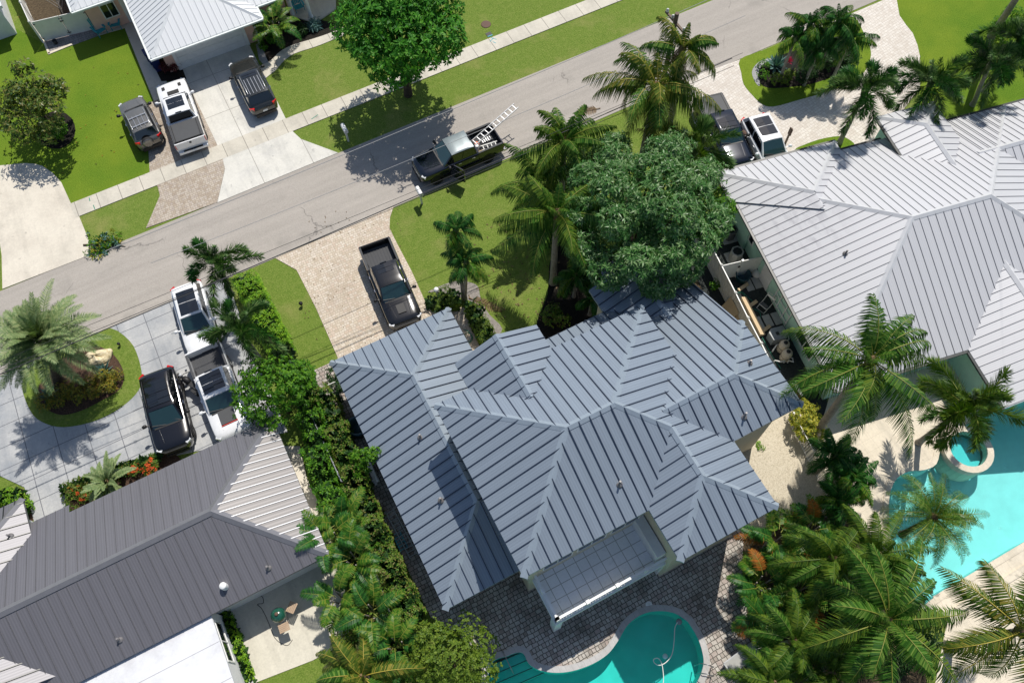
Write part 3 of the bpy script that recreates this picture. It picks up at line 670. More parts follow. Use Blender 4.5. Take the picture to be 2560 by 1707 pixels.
# two-storey block with its rear wing: one sheet on the right side
zr = up + 4.42 * S; z2 = up + 2.51 * S
xl, xr, yf, yb, yr = 2.65, 13.91, 14.2, 5.36, 2.87
A, B_ = (7.07, 9.78, zr), (9.49, 9.78, zr); Q, Tt = (11.38, 7.87, z2 + .02), (11.38, 5.38, z2)
faces = [[(xr, yf, up), (xl, yf, up), A, B_], [(xl, yf, up), (xl, yb, up), A],
         [(xl, yb, up), (8.85, yb, up), Q, B_, A],
         [(xr, yr, up), (xr, yf, up), B_, Q, Tt],
         [(8.85, yb, up), (8.85, yr, up), Tt, Q], [(8.85, yr, up), (xr, yr, up), Tt]]
faces[4] = [(8.85, yb, up), (8.85, yr, up), Tt, Q]
rs.add(faces, [(A, B_), ((xl, yf, up), A), ((xl, yb, up), A), ((xr, yf, up), B_), (B_, Q), (Q, Tt), ((8.85, yr, up), Tt), ((xr, yr, up), Tt)], name='roof')
wallbox(H1, xl + .45, xr - .4, yb + .4, yf - .4, 0, up - .05, 'cream_stucco'); wallbox(H1, 9.3, xr - .45, yr + .45, yb + .6, 0, up - .06, 'cream_stucco')
# right wing: its front slope runs on down over the entrance side
ym, zq = 8.715, up + 2.465 * S; x1 = 17.75
Lr, Rr = (11.46, ym, zq), (x1 - 2.465, ym, zq); yl = 15.6; zl = up - (yl - 11.18) * S
faces = [[(x1 - .15, yl, zl), (8.9, yl, zl), (8.9, 12.2, zl + (yl - 12.2) * S), (12.6, 10.06, zq - .6), Lr, Rr, (x1, 11.18, up), (x1 - .15, 11.18, up)],
         [(12.6, 6.25, up), (x1, 6.25, up), Rr, Lr], [(x1, 6.25, up), (x1, 11.18, up), Rr]]
rs.add(faces, [(Lr, Rr), ((x1, 11.18, up), Rr), ((x1, 6.25, up), Rr)], name='roof')
wallbox(H1, 12.8, x1 - .4, 6.75, 11.0, 0, up - .05, 'cream_stucco'); wallbox(H1, 9.2, x1 - .6, 11.2, 14.9, 0, zl - .1, 'cream_stucco')
# gable over the entrance and the front cross gable under the mango tree
f, r = hip_faces(4.4, 8.83, 11.2, 15.68, up, S, ('gable', 'gable'), 'y'); f = [[(4.4, 11.9, up), (4.4, 15.68, up), (6.615, 15.68, up + 2.215 * S), (6.615, 11.9, up + 2.215 * S)], [(8.83, 15.68, up), (8.83, 11.9, up), (6.615, 11.9, up + 2.215 * S), (6.615, 15.68, up + 2.215 * S)]]
rs.add(f, [((6.615, 15.68, up + 2.215 * S), (6.615, 12.1, up + 2.215 * S))], name='roof')
wallbox(H1, 4.9, 8.35, 13.5, 15.25, 0, up - .05, 'cream_stucco')
mb = M1('cream_stucco'); mb.face([(4.75, 15.252, up - .05), (8.5, 15.252, up - .05), (6.615, 15.252, up + .8)]); mb.build('gable', parent=H1)
zg = 5.05
f = [[(12.75, 10.5, zg), (12.75, 17.1, zg), (15.2, 17.1, zg + 2.45 * S), (15.2, 10.5, zg + 2.45 * S)], [(17.65, 17.1, zg), (17.65, 12.9, zg), (15.2, 12.9, zg + 2.45 * S), (15.2, 17.1, zg + 2.45 * S)],
     ]
rs.add(f, [((15.2, 17.1, zg + 2.45 * S), (15.2, 13.2, zg + 2.45 * S))], name='roof')
f = [[(13.7, 16.9, zg + .25), (13.7, 17.75, zg + .25), (15.2, 17.75, zg + .25 + 1.5 * S), (15.2, 16.9, zg + .25 + 1.5 * S)], [(16.7, 17.75, zg + .25), (16.7, 16.9, zg + .25), (15.2, 16.9, zg + .25 + 1.5 * S), (15.2, 17.75, zg + .25 + 1.5 * S)]]
rs.add(f, [], name='roof')
wallbox(H1, 13.2, 17.2, 14.5, 16.7, 0, zg - .06, 'cream_stucco')
for q in (P('b', 10, 10, 0),): pass
for t, x, y, z, h in (('e', 550, 1430, 3.9, .42), ('h', 690, 310, 3.4, .42), ('h', 1910, 200, 7.95, .45), ('f', 475, 925, 7.7, .35), ('f', 437, 1290, 7.8, .5)):
    p = P(t, x, y, z); vent(H1, p, h)
# white terrace over the back porch
mb = M1('deck_tile'); mb.box(3.55, 9.7, 3.7, 6.6, 2.72, 2.92); mb.build('terrace_floor', parent=H1)
def balustrade(p, q, z0, hh, posts):
    p, q = Vector((p[0], p[1], z0)), Vector((q[0], q[1], z0)); mb = M1('white_paint')
    mb.bar(p, q, .16, .10); up1 = Vector((0, 0, hh)); mb.bar(p + up1, q + up1, .12, .06); mb.bar(p + up1 * .55, q + up1 * .55, .06, .05)
    n = max(2, int((q - p).length / .14))
    for k in range(n + 1):
        c = p.lerp(q, k / n); mb.bar(c, c + Vector((0, 0, hh)), .05, .05, up=Vector((1, 0, 0)))
    for k in range(posts + 1):
        c = p.lerp(q, k / posts); mb.box(c.x - .09, c.x + .09, c.y - .09, c.y + .09, z0, z0 + hh + .12)
    return mb
mb = balustrade((3.45, 3.6), (9.8, 3.6), 2.8, .62, 4); mb.build('balustrade', parent=H1)
mb = balustrade((3.45, 3.62), (3.45, 6.4), 2.8, .62, 2); mb.build('balustrade', parent=H1)
mb = M1('white_stucco'); mb.box(8.78, 9.25, 3.75, 6.3, 2.75, 4.1); mb.box(9.25, 9.8, 3.72, 3.9, 2.75, 3.5); mb.build('parapet', parent=H1)
mb = M1('white_stucco'); mb.box(3.3, 9.85, 3.45, 3.72, 2.45, 2.80); mb.box(3.3, 3.6, 3.72, 6.4, 2.45, 2.80); mb.build('fascia_beam', parent=H1)
for x in (3.48, 9.4):
    mb = M1('white_stucco'); mb.box(x - .2, x + .2, 3.46, 3.86, 0, 2.45); mb.build('porch_column', parent=H1)
for x in (4.6, 6.4, 8.2):
    window(H1, (x, yb + .395, 5.0), (1, 0, 0), 1.5, 2.1, (0, -1, 0))
window(H1, (11.5, yr + .445, 5.2), (1, 0, 0), 1.6, 1.2, (0, -1, 0)); window(H1, (-.46, 15, 1.6), (0, 1, 0), 1.6, 1.1, (-1, 0, 0)); window(H1, (-.46, 10.5, 1.6), (0, 1, 0), 1.6, 1.1, (-1, 0, 0))
window(H1, (15.2, 6.745, 5.4), (1, 0, 0), 1.2, 1.0, (0, -1, 0))
mb = M1('white_paint'); mb.box(.2, 5.0, 20.30, 20.36, .05, 2.2); mb.build('garage_door', parent=H1)

# ------------------------------------------------------------------ left house, charcoal roof with white flat-roofed extension
H2 = thing('house', 'low house with long charcoal metal roof and a white flat roofed extension', 'house', (-14, 15, 0))
CH = ('charcoal_metal', 'seam_charcoal', 'charcoal_trim')
rs = RoofSet(H2, CH, .46, sw=.025, shh=.025)
ze = 2.8; ym, zr = 15.33, 2.8 + 3.99 * S; xe = -4.82; xh = xe - 3.99
fr = [(xe, 19.32, ze), (-15.5, 19.32, ze), (-15.5, 19.8, ze - .2), (-45, 19.8, ze - .2), (-45, ym, zr), (xh, ym, zr)]
rs.add([[fr[0], fr[1], (-15.5, ym, zr), (xh, ym, zr)], [(-15.5, 19.8, ze - .216), (-45, 19.8, ze - .216), (-45, ym, zr), (-15.5, ym, zr)], [(-45, 11.35, ze), (xe, 11.35, ze), (xh, ym, zr), (-45, ym, zr)]],
       [((-45, ym, zr), (xh, ym, zr)), ((xe, 11.35, ze), (xh, ym, zr)), ((xe, 19.32, ze), (xh, ym, zr))], .2)
rs.sp = .40; rs.kw = dict(sw=.045, shh=.04)
rs.add([[(xe, 11.35, ze), (xe, 19.32, ze), (xh, ym, zr)]], [], mats=('corrugated_sheet', 'pale_grey_trim', 'charcoal_trim'))
rs.sp = .55; rs.kw = dict(sw=.04, shh=.05)
rs.m = ('charcoal_metal', 'gutter_black', 'charcoal_trim')
f, r = hip_faces(-24.6, -17.38, 12, 21.08, ze + .12, S, ('gable', 'hip'), 'y')
rs.add(f, r)
wallbox(H2, -44, -5.3, 11.85, 18.8, 0, ze - .05, 'white_stucco'); wallbox(H2, -24, -17.9, 18, 20.5, 0, ze - .02, 'white_stucco')
mb = M1('flat_roof_coat'); mb.box(-40, -10.82, -4, 11.75, 2.42, 2.58)
mb.build('flat_roof', parent=H2)
mb = M1('seam_grey')
for k in range(6): mb.box(-40, -10.84, 10.1 - k * 1.75, 10.115 - k * 1.75, 2.58, 2.588)
mb.build('roof_seam', parent=H2)
wallbox(H2, -40, -10.9, -4, 11.7, 0, 2.42, 'white_stucco')
mb = M1('white_stucco'); mb.box(-10.9, -10.55, 3.0, 8.3, .0, .55); mb.build('plinth', parent=H2)
window(H2, (-10.9, 10.2, 1.7), (0, 1, 0), 2.0, 1.0, (1, 0, 0)); window(H2, (-10.9, 6.9, 1.3), (0, 1, 0), 1.8, 1.3, (1, 0, 0))
for t, x, y, z, h in (('g', 1835, 770, 3.4, .32), ('g', 818, 1260, 3.6, .32), ('g', 70, 555, 3.6, .3)): vent(H2, P(t, x, y, z), h)
p = onroof(P('g', 1537, 900, 3.6)); mb = M1('white_paint'); mb.lathe([(.17, -.1), (.17, .3), (.15, .34), (0, .36)], p, 14); mb.build('exhaust_stack', parent=H2)

# ------------------------------------------------------------------ right house, pale grey metal roofs, turned a little
RY = R(-10.4); RO = Vector((24.41, 20.5, 0)); cR, sR = math.cos(RY), math.sin(RY)
def xf(p): return Vector((RO.x + p[0] * cR - p[1] * sR, RO.y + p[0] * sR + p[1] * cR, p[2] if len(p) > 2 else 0))
H3 = thing('house', 'mint walled house with sprawling pale grey hipped metal roofs', 'house', tuple(xf((9, -7, 0))))
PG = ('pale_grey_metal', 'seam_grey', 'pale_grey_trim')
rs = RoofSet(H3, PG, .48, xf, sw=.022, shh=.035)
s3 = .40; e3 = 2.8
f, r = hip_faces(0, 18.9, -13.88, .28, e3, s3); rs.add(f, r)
f, r = hip_faces(-.24, 7.57, -3.5, 1.0, e3, s3, ('gable', 'gable'), 'y')
zA = e3 + 3.905 * s3; xm = 3.665
f = [[(7.57, 1.0, e3), (-.24, 1.0, e3), (xm, 1.0 - 3.905, zA)], [(-.24, 1.0, e3), (-.24, -1.2, e3), (xm, -4.2, zA), (xm, 1 - 3.905, zA)], [(7.57, -1.2, e3), (7.57, 1.0, e3), (xm, 1 - 3.905, zA), (xm, -4.2, zA)]]
rs.add(f, [((-.24, 1.0, e3), (xm, -2.905, zA)), ((7.57, 1.0, e3), (xm, -2.905, zA))])
e4 = 3.6; zB = e4 + 1.92 * s3; xm = 12.17
f = [[(14.1, 1.4, e4), (10.25, 1.4, e4), (xm, -.52, zB)], [(10.25, 1.4, e4), (10.25, -1.85, e4), (xm, -3.75, zB), (xm, -.52, zB)], [(14.1, -1.85, e4), (14.1, 1.4, e4), (xm, -.52, zB), (xm, -3.75, zB)]]
rs.add(f, [((14.1, 1.4, e4), (xm, -.52, zB)), ((10.25, 1.4, e4), (xm, -.52, zB)), ((xm, -.52, zB), (xm, -3.75, zB))])
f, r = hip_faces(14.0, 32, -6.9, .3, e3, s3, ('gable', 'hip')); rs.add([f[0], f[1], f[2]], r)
zC = e3 + 3.62 * s3; xm = 11.38
f = [[(7.76, -13.6, e3), (7.76, -17.4, e3), (xm, -17.4, zC), (xm, -9.9, zC), (11.0, -10.3, zC - .16)], [(15.0, -17.4, e3), (15.0, -13.6, e3), (xm, -9.9, zC), (xm, -17.4, zC)]]
rs.add(f, [((xm, -9.9, zC), (xm, -17.4, zC))])
wallbox(H3, .45, 18.4, -13.4, -.2, 0, e3 - .05, 'mint_stucco', xf); wallbox(H3, .3, 7.0, -3, .5, 0, e3 - .04, 'mint_stucco', xf)
wallbox(H3, 10.6, 13.7, -3, 1.0, 0, e4 - .05, 'mint_stucco', xf); wallbox(H3, 8.3, 14.5, -16.9, -13, 0, e3 - .06, 'mint_stucco', xf); wallbox(H3, 14, 31, -6.5, -.2, 0, e3 - .07, 'mint_stucco', xf)
mb = M1('gutter_black')
def gut(a, b_): mb.bar(xf((*a, e3 - .13)), xf((*b_, e3 - .13)), .13, .12)
gut((-.08, -13.95), (-.08, -1.3)); gut((-.32, -1.2), (-.32, 1.0)); gut((-.3, 1.08), (7.6, 1.08)); gut((7.6, .36), (10.3, .36)); gut((14.1, .38), (31, .38)); gut((0, -13.96), (7.7, -13.96)); gut((7.68, -14), (7.68, -17.4))
for a, b_ in (((10.17, -1.8), (10.17, 1.4)),): mb.bar(xf((*a, e4 - .13)), xf((*b_, e4 - .13)), .13, .12)
mb.build('gutter', parent=H3)
axy = (Vector(xf((0, 1, 0))) - xf((0, 0, 0))); nx = -(Vector(xf((1, 0, 0))) - xf((0, 0, 0)))
for b0, w_, h_ in ((-10.4, 1.7, 1.5), (-3.0, 1.0, .9)): window(H3, xf((.45, b0, 1.5)), axy, w_, h_, nx)
mb = M1('white_paint'); c = xf((.44, -5.6, 1.05)); mb.obox(c, axy, -nx, Vector((0, 0, 1)), .5, .03, 1.05); mb.build('door', parent=H3)
mb = M1('white_paint')
for b0 in (-6.9, -7.4, -8.1, -8.6): mb.obox(xf((.40, b0, 1.3)), axy, nx, Vector((0, 0, 1)), .03, .03, 1.1)
for z in (.5, 1.2, 1.9): mb.obox(xf((.38, -7.75, z)), axy, nx, Vector((0, 0, 1)), .9, .025, .03)
mb.build('pipework', parent=H3)
vent(H3, P('f', 1132, 175, 4.6), .35)
p = P('c', 150, 0, 0)

# ------------------------------------------------------------------ pink house, white metal roof
H4 = thing('house', 'pink stucco house with white ribbed metal roof and double garage', 'house', (0, 55, 0))
WH = ('white_metal', 'seam_white', 'white_trim')
rs = RoofSet(H4, WH, .42, sw=.03, shh=.03)
f, r = hip_faces(-3.19, 4.54, 47.07, 60, ze, S, ('hip', 'gable'), 'y')
rs.add(f, r, .13)
f, r = hip_faces(-6.75, 15.5, 53.95, 66, ze, S); rs.add(f, r, .13)
f, r = hip_faces(3.0, 14.5, 48.35, 58, ze - .02, S, ('gable', 'hip')); f = [f[1][:], f[3 - 1]]
rs.add([[(14.5, 48.35, ze), (3.8, 48.35, ze), (3.8, 55, ze + 6.65 * S), (14.5, 55, ze + 6.65 * S)]], [], .13)
wallbox(H4, -2.57, 3.91, 48.4, 56, 0, ze - .05, 'pink_stucco'); wallbox(H4, -6.1, 14.8, 54.6, 65, 0, ze - .06, 'pink_stucco'); wallbox(H4, 3.9, 6.8, 50.4, 55, 0, ze - .07, 'pink_stucco')
mb = M1('white_paint')
for k in range(4): mb.box(-1.70, 3.02, 48.33, 48.37, .04 + k * .51, .04 + k * .51 + .495)
mb.build('garage_door', parent=H4)
mb = M1('white_paint'); mb.box(-1.95, -1.71, 48.28, 48.395, 0, 2.2); mb.box(3.03, 3.27, 48.28, 48.395, 0, 2.2); mb.box(-1.95, 3.27, 48.27, 48.395, 2.2, 2.4); mb.build('door_frame', parent=H4)
mb = M1('gutter_white'); zz = ze - .14
for a, b_ in (((-3.28, 46.98), (4.62, 46.98)), ((-3.27, 47.06), (-3.27, 54)), ((-6.84, 53.86), (-3.3, 53.86)), ((-6.83, 53.95), (-6.83, 60)), ((4.62, 47.06), (4.62, 48.3)), ((4.7, 48.27), (6.7, 48.27))): mb.bar((*a, zz), (*b_, zz), .13, .12)
mb.build('gutter', parent=H4)
mb = M1('pipe_white'); mb.tube([(4.0, 48.45, 2.5), (4.0, 48.42, .5), (4.0, 48.3, .3), (3.75, 47.7, .12)], .07, 8); mb.build('downspout', parent=H4)
for x in (-2.25, 3.6):
    mb = M1('rust_iron'); mb.lathe([(.02, 0), (.11, .05), (.12, .2), (.04, .28)], (x, 48.26, 1.75), 10); mb.box(x - .05, x + .05, 48.28, 48.4, 1.85, 1.95); mb.build('wall_lamp', parent=H4)
for u_, v_ in ((733, 38), (778, 45)):
    q = P('F', u_, v_); mb = M1('white_paint'); mb.lathe([(.17, .1), (.17, .18), (.13, .25), (.13, 2.5), (.17, 2.6), (.17, 2.75)], (q.x, q.y, 0), 14); mb.build('porch_column', parent=H4)
window(H4, (-4.6, 54.595, 1.5), (1, 0, 0), 1.0, 1.2, (0, -1, 0))
mb = M1('white_paint'); q = P('F', 303, 28); mb.box(-3.75, -2.75, 54.52, 54.595, .05, 2.1); mb.build('door', parent=H4)
# corner of a further house top left
H5 = thing('house', 'white roofed building just showing at the top left corner', 'house', (-14, 59, 0))
q = P('F', 5, 16, 2.6)
mb = M1('white_trim'); mb.box(q.x - 10, q.x, q.y, q.y + 8, 2.45, 2.65); mb.build('roof', parent=H5)
wallbox(H5, q.x - 9.5, q.x - .35, q.y + .35, q.y + 7.5, 0, 2.45, 'white_stucco')

# ------------------------------------------------------------------ vegetation
rnd = random.Random(11)
def leaf(mb, p, d, n, L, W, bend=0.0):
    """one blade: a diamond folded a little along its midrib"""
    s = d.cross(n)
    if s.length < 1e-4: return
    s.normalize(); m = p + d * (L * .45) - n * (bend * L * .1)
    mb.face([p, m + s * (W / 2), p + d * L - n * (bend * L), m - s * (W / 2)])
def cluster(mb, p, n, k, L, W, rng, spread=.75, up=.35):
    a0 = rng.random() * 6.28
    t1 = n.orthogonal().normalized(); t2 = n.cross(t1)
    for i in range(k):
        a = a0 + 6.283 * i / k + rng.uniform(-.35, .35)
        d = ((t1 * math.cos(a) + t2 * math.sin(a)) * spread + n * rng.uniform(-.1, up * 2) + Vector((0, 0, rng.uniform(-.25, .1)))).normalized()
        nn = (n + Vector((rng.uniform(-.4, .4), rng.uniform(-.4, .4), .3))).normalized()
        leaf(mb, p + d * rng.uniform(0, .03), d, nn, L * rng.uniform(.6, 1.3), W * rng.uniform(.7, 1.35), rng.uniform(0, .3))
def rdir(rng, zmin=-1.0):
    while True:
        v = Vector((rng.uniform(-1, 1), rng.uniform(-1, 1), rng.uniform(zmin, 1)))
        if .05 < v.length <= 1: return v.normalized()
def crown_mesh(mb, lobes, dens, k, L, W, rng, zmin=-.45, inner=.25, squash=.8, thick=(.72, 1.06)):
    for (x, y, z, r) in lobes:
        c = Vector((x, y, z)); n = int(dens * 4 * math.pi * r * r * .7)
        for _ in range(n):
            d = rdir(rng, zmin); rr = r * (rng.uniform(*thick) if rng.random() > inner else rng.uniform(.3, .8))
            bumpy = 1 + .16 * math.sin(d.x * 7 + x) * math.sin(d.y * 7 + y + 2) + .08 * math.sin(d.z * 13 + z)
            p = c + Vector((d.x, d.y, d.z * squash)) * (rr * bumpy)
            if any((p - Vector(q[:3])).length < q[3] * .62 for q in lobes if q is not (x, y, z, r) and q[:3] != (x, y, z)): continue
            nn = (d + Vector((0, 0, .45))).normalized()
            cluster(mb, p, nn, k, L, W, rng)
def tree(name, label, cat, base, lobes, mat, dens=10, k=7, L=.26, W=.085, trunk_r=.2, seed=1, bark='bark_brown', group=None, flowers=None, **kw):
    rng = random.Random(seed); bx, by = base[0], base[1]
    root = thing(name, label, cat, (bx, by, 0), group=group)
    mb = MB().use(mat); crown_mesh(mb, lobes, dens, k, L, W, rng, **kw)
    if flowers: mb.use(flowers[0]); crown_mesh(mb, lobes, dens * flowers[1], 6, flowers[2], flowers[2] * .5, rng, zmin=.1, inner=0, thick=(1.0, 1.1))
    mb.build('crown', parent=root)
    tb = M1(bark)
    cz = min(l[2] for l in lobes); cxy = Vector((sum(l[0] for l in lobes) / len(lobes), sum(l[1] for l in lobes) / len(lobes), 0))
    fork = Vector((bx, by, 0)).lerp(Vector((cxy.x, cxy.y, 0)), .4); fork.z = cz * .55
    tb.tube([(bx, by, -.05), (bx + .05, by, fork.z * .5), fork], [trunk_r * 1.25, trunk_r, trunk_r * .8], 8)
    for l in lobes:
        e = Vector(l[:3]); mid = fork.lerp(e, .5) + Vector((rng.uniform(-.2, .2), rng.uniform(-.2, .2), .1))
        tb.tube([fork - Vector((0, 0, .1)), mid, e], [trunk_r * .5, trunk_r * .3, trunk_r * .08], 5)
    tb.build('trunk', parent=root)
    return root
def lobe_ring(c, z, R0, r, n, rng, zj=.5, cr=None):
    out = [(c[0], c[1], z + .3, cr or r)]
    for i in range(n):
        a = 6.283 * i / n + rng.uniform(-.25, .25); q = R0 * rng.uniform(.8, 1.1)
        out.append((c[0] + math.cos(a) * q, c[1] + math.sin(a) * q, z + rng.uniform(-zj, zj * .4), r * rng.uniform(.8, 1.15)))
    return out
def shrub(name, label, cat, lobes, mat, dens=22, k=6, L=.15, W=.07, seed=3, group=None, flowers=None, core=True):
    rng = random.Random(seed); c = Vector((sum(l[0] for l in lobes) / len(lobes), sum(l[1] for l in lobes) / len(lobes), 0))
    mb = MB()
    mb.use(mat); crown_mesh(mb, lobes, dens, k, L, W, rng, zmin=-.2, inner=.2)
    if flowers: mb.use(flowers[0]); crown_mesh(mb, lobes, dens * flowers[1], 7, flowers[2], flowers[2] * .6, rng, zmin=.2, inner=0, thick=(1.02, 1.12))
    tb = 'bark_brown'; mb.use(tb)
    for l in lobes:
        for j in range(3):
            a = rng.random() * 6.28; mb.tube([(l[0] + .06 * math.cos(a), l[1] + .06 * math.sin(a), -.02), (l[0] + l[3] * .4 * math.cos(a), l[1] + l[3] * .4 * math.sin(a), l[2])], [.02, .008], 4, False)
    o = mb.build(name); o.data.transform(Matrix.Translation(-c)); o.location = c
    return tag(o, label, cat, group)
def hedge(name, label, path, wd, ht, mat, dens=34, L=.13, W=.065, seed=5, rag=.12, group=None, core='leaf_dark', k=5, mat2=None):
    """clipped or loose hedge along a path: leafy skin over a twiggy dark body"""
    rng = random.Random(seed); path = [Vector((p[0], p[1], 0)) for p in path]; mb = MB()
    for a, b_ in zip(path[:-1], path[1:]):
        d = b_ - a; Ln = d.length; d.normalize(); s = Vector((d.y, -d.x, 0))
        mb.use(core)
        n = int(Ln / .35) + 1
        for i in range(n + 1):
            c = a + d * (Ln * i / n)
            for _ in range(14):
                p = c + s * rng.uniform(-.36, .36) * wd + d * rng.uniform(-.2, .2) + Vector((0, 0, rng.uniform(.1, .86) * ht)); cluster(mb, p, rdir(rng, 0), 5, .3, .2, rng)
        area = Ln * (wd + 2 * ht * .8); mb.use(mat)
        for _ in range(int(area * dens)):
            t = rng.uniform(-.02, 1.02); g = a + d * (Ln * t)
            hh = ht * (1 + rag * math.sin(g.x * 3.1 + g.y * 2.3) + rag * .6 * math.sin(g.x * 7 + g.y * 5.3)); ww = wd * (1 + rag * .7 * math.sin(g.y * 4.1 - g.x * 2))
            q = rng.uniform(0, wd + 2 * ht)
            if q < wd: p = g + s * (q / wd - .5) * ww + Vector((0, 0, hh * rng.uniform(.93, 1.04))); n_ = Vector((rng.uniform(-.3, .3), rng.uniform(-.3, .3), 1)).normalized()
            else:
                sd = 1 if q < wd + ht else -1; p = g + s * (sd * ww / 2 * rng.uniform(.92, 1.05)) + Vector((0, 0, rng.uniform(.05, 1) * hh)); n_ = (s * sd + Vector((0, 0, .6))).normalized()
            if mat2: mb.use(mat2 if rng.random() < .3 else mat)
            cluster(mb, p, n_, k, L, W, rng)
        mb.use('bark_brown')
        for i in range(int(Ln / .5) + 1):
            c = a + d * min(Ln, i * .5 + .2); mb.tube([c, c + Vector((0, 0, ht * .8))], [.02, .01], 4, False)
    c = sum(path, Vector((0, 0, 0))) / len(path)
    o = mb.build(name); o.data.transform(Matrix.Translation(-c)); o.location = c
    return tag(o, label, 'hedge', group)

def frond(mb, base, az, el, L, droop, nl, ll, style, lm, rm, rng, wd=.05, twist=0.0, rr=.035):
    N = 9; pts = [Vector(base)]; dirs = []
    side = Vector((-math.sin(az), math.cos(az), 0)); yaw = twist
    for i in range(N):
        t = (i + .5) / N; e = el - droop * (t ** 1.25); a = az + yaw * t
        d = Vector((math.cos(a) * math.cos(e), math.sin(a) * math.cos(e), math.sin(e))); dirs.append(d); pts.append(pts[-1] + d * (L / N))
    mb.use(rm); rows = []
    for i, p in enumerate(pts):
        d = dirs[min(i, N - 1)]; s = side; u = s.cross(d).normalized() * -1; r = rr * (1 - .85 * i / N)
        rows.append([p + s * r, p + u * r * .7, p - s * r])
    mb.grid(rows, True, True)
    mb.use(lm)
    def atp(t):
        f = t * N; i = min(N - 1, int(f)); return pts[i].lerp(pts[i + 1], f - i), dirs[i]
    down = Vector((0, 0, -1))
    for j in range(nl):
        t = .14 + .86 * (j + rng.uniform(0, .6)) / nl
        if t > 1: break
        p, d = atp(t); s = side; u = d.cross(s).normalized(); u = u if u.z > 0 else -u
        if style == 'plume':                                    # leaflets all round the stalk
            l = ll * (.65 + .5 * math.sin(math.pi * min(1, t * .95 + .1))) 
            for q in range(6):
                a = rng.random() * 6.283; rd = (s * math.cos(a) + u * math.sin(a))
                dd = (rd * .85 + d * .62 + down * .10).normalized(); e = p + dd * l * rng.uniform(.75, 1.1)
                w_ = d.cross(dd); w_ = (w_.normalized() if w_.length > .01 else u) * (wd / 2)
                m = p.lerp(e, .5) ; mb.face([p, m + w_, e, m - w_])
            continue
        prof = math.sin(math.pi * min(1, max(.08, t * .82 + .16)))
        fw = .35 + .75 * t ** 3
        for sd in (-1, 1):
            l = ll * (.25 + .75 * prof) * rng.uniform(.85, 1.1)
            if style == 'stiff': dd = (s * sd + d * (fw + .15) + u * .35).normalized(); dr = .12
            elif style == 'vee': dd = (s * sd + d * fw + u * .25).normalized(); dr = .28
            else: dd = (s * sd * .85 + d * fw + down * rng.uniform(.25, .65)).normalized(); dr = rng.uniform(.45, .75)
            m = p + dd * l * .5; e = p + dd * l * .96 + down * (dr * l); w_ = d * (wd / 2)
            mb.face([p - w_ * .6, p + w_ * .6, m + w_ - down * (-.08 * l) * dr, m - w_ - down * (-.08 * l) * dr])
            mb.face([m - w_ - down * (-.08 * l) * dr, m + w_ - down * (-.08 * l) * dr, e + w_ * .15, e - w_ * .15])
STY = {  # leaf material, stalk material, style, droop range, leaflet length factor, leaflets, width
    'coconut': ('frond_coconut', 'rachis_yellow', 'hang', (.9, 1.7), .205, 50, .066),
    'yellowing': ('frond_yellowing', 'rachis_gold', 'hang', (1.0, 1.9), .21, 48, .066),
    'foxtail': ('frond_foxtail', 'rachis_green', 'plume', (1.0, 1.6), .225, 60, .048),
    'golden': ('frond_golden', 'rachis_yellow', 'plume', (.9, 1.5), .23, 60, .05),
    'date': ('frond_date', 'rachis_green', 'stiff', (.7, 1.2), .17, 50, .050),
    'pygmy': ('frond_coconut', 'rachis_yellow', 'vee', (1.1, 1.7), .15, 38, .030),
    'areca': ('frond_areca', 'rachis_yellow', 'vee', (.8, 1.5), .27, 28, .055),
    'queen': ('frond_golden', 'rachis_green', 'hang', (1.0, 1.7), .21, 52, .052),
    'christmas': ('frond_christmas', 'rachis_green', 'hang', (1.2, 1.8), .27, 38, .052),
}
ALT = {'coconut': 'frond_golden', 'yellowing': 'frond_coconut', 'foxtail': 'frond_christmas', 'golden': 'frond_foxtail', 'queen': 'frond_coconut', 'areca': 'frond_christmas', 'pygmy': 'frond_golden', 'date': 'frond_date', 'christmas': 'frond_areca'}
